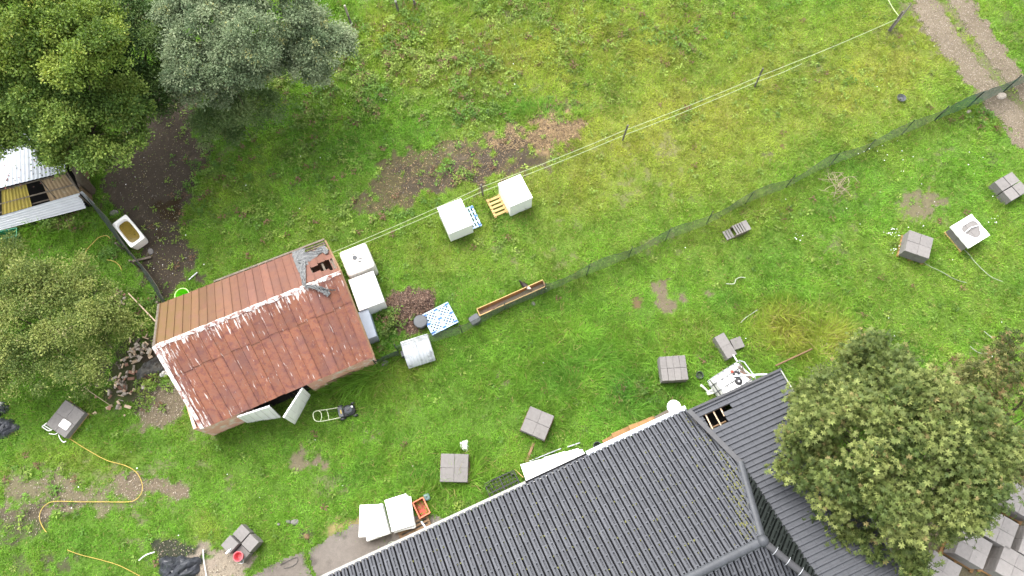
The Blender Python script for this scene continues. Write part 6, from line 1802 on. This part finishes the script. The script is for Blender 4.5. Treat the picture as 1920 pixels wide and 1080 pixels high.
WEED = [(720, 130, 250, 110, 1.0), (980, 60, 230, 70, 0.75), (560, 260, 110, 80, 0.75), (1200, 60, 200, 60, 0.4), (420, 330, 60, 60, 0.7), (700, 400, 110, 30, 0.55), (500, 410, 120, 40, 0.35),
        (820, 330, 26, 16, 0.9), (875, 338, 22, 14, 0.9), (785, 365, 40, 16, 0.8), (860, 210, 70, 22, 0.9), (1190, 735, 50, 40, 0.8), (730, 620, 26, 40, 1.3), (735, 655, 30, 18, 1.2),
        (115, 424, 55, 11, 1.2), (215, 460, 40, 50, 0.5), (255, 590, 40, 40, 1.1), (240, 620, 50, 30, 0.7), (280, 720, 40, 20, 0.9), (220, 740, 60, 30, 0.7), (860, 965, 26, 20, 0.7), (1110, 830, 30, 20, 0.6),
        (1840, 225, 40, 30, 0.6), (1430, 395, 60, 22, 0.5), (1290, 215, 30, 14, 0.7), (1690, 440, 30, 40, 0.3), (1630, 560, 160, 80, 0.12), (60, 930, 80, 50, 0.2), (320, 190, 40, 20, 0.4), (950, 450, 50, 30, 0.3), (1660, 690, 120, 60, 0.5), (1750, 720, 60, 50, 0.6), (1540, 165, 140, 60, 0.12)]
x, y = sample(150000)
so, sc2, yl, lu, ta, U_, V_ = cover(x, y)
wd = np.zeros(len(x))
for (u, v_, a, c_, kk) in WEED: wd = np.maximum(wd, kk * np.exp(-1.0 * (((U_ - u) / a) ** 2 + ((V_ - v_) / c_) ** 2)))
wd = wd * sstep(0.28, 0.62, fbm(x, y, 0.8, 251, 2)) + 0.012
k = (RNG.random(len(x)) < wd * 0.62) & ~excluded(x, y) & (track_mask(x, y) < 0) & (path_mask(x, y) < 0)
x, y, yl, lu, wd = x[k], y[k], yl[k], lu[k], wd[k]
npl = len(x); K = 14
pi_ = np.repeat(np.arange(npl), K); n = npl * K
ph = RNG.uniform(0.06, 0.16, npl) + 0.38 * np.clip(wd - .2, 0, 1) * RNG.uniform(.4, 1.2, npl)
az = RNG.uniform(0, 6.283, n); rr = RNG.uniform(0, 0.09, n)
hh = ph[pi_] * RNG.uniform(.3, 1.1, n)
p = np.stack([x[pi_] + np.cos(az) * rr, y[pi_] + np.sin(az) * rr, ground_z(x, y)[pi_] + hh], 1)
ax = unit(np.stack([np.cos(az), np.sin(az), RNG.uniform(-.3, .5, n)], 1))
nr = unit(np.array([0, 0, 1.0]) + .35 * RNG.normal(size=(n, 3)))
L = RNG.uniform(.06, .145, n) * (0.8 + .4 * RNG.random(npl)[pi_]); W = L * RNG.uniform(.32, .55, n)
tone = fbm(x, y, 1.2, 261)
pc = lerp3((0.105, 0.215, 0.034), (0.26, 0.345, 0.068), np.clip((tone - .3) * 2 + yl * .5 + RNG.normal(0, .18, npl), 0, 1))
pc = pc * (1 - .45 * lu[:, None]) * RNG.uniform(.6, 1.2, (npl, 1))
br = RNG.random(npl) < 0.11
pc[br] = np.array([0.17, 0.105, 0.06])
v, f = leaf_quads(p, ax, nr, L, W)
go = npmesh('weeds', v, f, np.clip(pc[pi_] * RNG.uniform(.7, 1.3, (n, 1)), 0, 1), 'leaf')
tag(go, 'broad leaved weeds spread through the rough field', 'weeds', kind='stuff')
print('weed leaves', n)

# straw, dung straw and mulch litter
def litter(areas, n, name, label, cols, L0, L1, W0, W1, up=.03):
    ps = []
    for (u, v_, a, c_, wt_) in areas:
        m_ = int(n * wt_); r_ = np.sqrt(RNG.random(m_)) ; t_ = RNG.uniform(0, 6.283, m_)
        uu = u + a * r_ * np.cos(t_); vv = v_ + c_ * r_ * np.sin(t_)
        yy = (540 - vv) / FPX; tt = -CAM_H / (yy * ST - CT)
        ps.append(np.stack([(uu - 960) / FPX * tt, (yy * CT + ST) * tt], 1))
    q = np.concatenate(ps); x, y = q[:, 0], q[:, 1]
    so = cover(x, y)[0]; k = (RNG.random(len(x)) < so) & ~excluded(x, y); x, y = x[k], y[k]; n_ = len(x)
    az = RNG.uniform(0, 6.283, n_)
    p = np.stack([x, y, ground_z(x, y) + RNG.uniform(.01, up, n_) + .01], 1)
    ax = unit(np.stack([np.cos(az), np.sin(az), RNG.normal(0, .12, n_)], 1)); nr = unit(np.array([0, 0, 1.0]) + .3 * RNG.normal(size=(n_, 3)))
    v, f = leaf_quads(p, ax, nr, RNG.uniform(L0, L1, n_), RNG.uniform(W0, W1, n_), 0.02)
    cs = np.array(cols)[RNG.integers(0, len(cols), n_)] * RNG.uniform(.6, 1.3, (n_, 1))
    o = npmesh(name, v, f, np.clip(cs, 0, 1), 'litter'); tag(o, label, 'litter', kind='stuff')
litter([(1045, 250, 65, 36, .45), (960, 262, 70, 22, .18), (860, 310, 120, 45, .12), (740, 360, 70, 50, .05)], 11000, 'straw', 'tan straw and dung litter on the bare strip by the tape fence', [(.38, .275, .15), (.27, .19, .10), (.11, .07, .05), (.05, .042, .034), (.28, .20, .11)], .06, .2, .008, .022)
litter([(765, 575, 45, 50, .8), (798, 560, 22, 22, .2)], 6000, 'mulch', 'brown shredded mulch on the heap beside the white and blue pallet', [(.14, .085, .06), (.085, .05, .038), (.06, .04, .032), (.22, .15, .11)], .05, .16, .012, .035, .05)
litter([(320, 300, 90, 150, .6), (310, 480, 60, 90, .4)], 900, 'fallen_leaves', 'scattered fallen leaves on the dark bare soil', [(.16, .19, .05), (.30, .26, .10), (.12, .08, .05), (.42, .38, .24)], .03, .07, .02, .04)
litter([(300, 760, 50, 60, .3), (100, 940, 120, 70, .3), (280, 920, 80, 40, .2), (370, 1050, 90, 50, .2)], 3500, 'dry_debris', 'small dry debris on the pale bare patches', [(.30, .25, .19), (.16, .12, .09), (.42, .37, .29)], .02, .08, .01, .03)
# pebbles on the track and the pale bare spots
def pebbles(x, y, s, cols, name, label):
    n_ = len(x)
    oc = np.array([(1, 0, 0), (0, 1, 0), (-1, 0, 0), (0, -1, 0), (0, 0, .7), (0, 0, -.4)])
    a = RNG.uniform(0, 6.283, n_); c_, s_ = np.cos(a), np.sin(a)
    v = oc[None] * s[:, None, None] * RNG.uniform(.7, 1.3, (n_, 6, 1))
    v = np.stack([v[..., 0] * c_[:, None] - v[..., 1] * s_[:, None], v[..., 0] * s_[:, None] + v[..., 1] * c_[:, None], v[..., 2]], -1)
    v += np.stack([x, y, ground_z(x, y) + .025], 1)[:, None]
    F = np.array([(0, 1, 4), (1, 2, 4), (2, 3, 4), (3, 0, 4)])
    f = (F[None] + (np.arange(n_) * 6)[:, None, None]).reshape(-1, 3)
    cs = np.repeat(np.array(cols)[RNG.integers(0, len(cols), n_)] * RNG.uniform(.7, 1.25, (n_, 1)), 4, 0)
    o = npmesh(name, v.reshape(-1, 3), f, np.clip(cs, 0, 1), 'litter'); tag(o, label, 'gravel', kind='stuff')
x = RNG.uniform(13, 28, 90000); y = RNG.uniform(14, 29, 90000); k = track_mask(x, y) > -0.05
x, y = x[k][:16000], y[k][:16000]
pebbles(x, y, RNG.uniform(.008, .026, len(x)), [(.24, .20, .155), (.165, .13, .095), (.30, .26, .21), (.11, .088, .065)], 'gravel', 'loose gravel stones on the farm track')
x, y = sample(130000, 40); so = cover(x, y)[0]; k = (so > .6) & ~excluded(x, y); x, y = x[k][:9000], y[k][:9000]
pebbles(x, y, RNG.uniform(.006, .022, len(x)), [(.15, .13, .11), (.09, .075, .065), (.06, .05, .044), (.26, .24, .21)], 'pebbles', 'small stones and clods on the bare soil')
# daisies and white blossoms
fx, fy, fs_ = [], [], []
for (u, v_, a, n_) in ((1668, 438, 8, 16), (1676, 471, 7, 14), (1697, 440, 12, 8), (1863, 417, 8, 7), (1490, 445, 8, 6), (1660, 290, 40, 12), (1770, 340, 60, 10), (1560, 420, 300, 12), (300, 890, 130, 12), (300, 480, 60, 10), (700, 200, 220, 8), (1100, 480, 300, 6), (1500, 250, 350, 8), (1380, 640, 200, 5), (230, 300, 60, 8)):
    for _ in range(n_):
        p = P(u + random.gauss(0, a), v_ + random.gauss(0, a * .7)); fx.append(p.x); fy.append(p.y); fs_.append(random.uniform(.012, .034))
fx, fy, fs_ = np.array(fx), np.array(fy), np.array(fs_); n_ = len(fx)
az = RNG.uniform(0, 6.283, n_)
vv, ff = leaf_quads(np.stack([fx, fy, np.full(n_, .17)], 1), np.stack([np.cos(az), np.sin(az), np.zeros(n_)], 1), np.tile([0, 0, 1.0], (n_, 1)), fs_ * 1.8, fs_ * 1.6, 0.02)
o = npmesh('wild_flowers', vv, ff, np.full((n_, 3), .72), 'litter'); tag(o, 'tiny white wild flowers dotted through the grass', 'flowers', kind='stuff')
# leaves fallen on the coop roof
n_ = 70
uu = RNG.uniform(0, 118, n_); vv_ = RNG.uniform(300, 352, n_) - uu * .22 + 10
pts = np.array([tuple(P(a, b, 1.55 + .06)) for a, b in zip(uu, vv_)]); pts[:, 2] = 1.46 + (RNG.random(n_) * .04) + np.clip((pts[:, 1] - P(60, 342, 1.5).y), 0, 3) * .25
az = RNG.uniform(0, 6.283, n_)
v, f = leaf_quads(pts, np.stack([np.cos(az), np.sin(az), np.zeros(n_)], 1), np.tile([0, 0, 1.0], (n_, 1)), RNG.uniform(.05, .12, n_), RNG.uniform(.03, .07, n_))
o = npmesh('roof_leaves', v, f, np.array([(.10, .06, .05), (.20, .08, .07), (.05, .045, .04), (.10, .12, .05)])[RNG.integers(0, 4, n_)], 'litter'); tag(o, 'dead leaves fallen on the coop roof', 'leaves', kind='stuff')
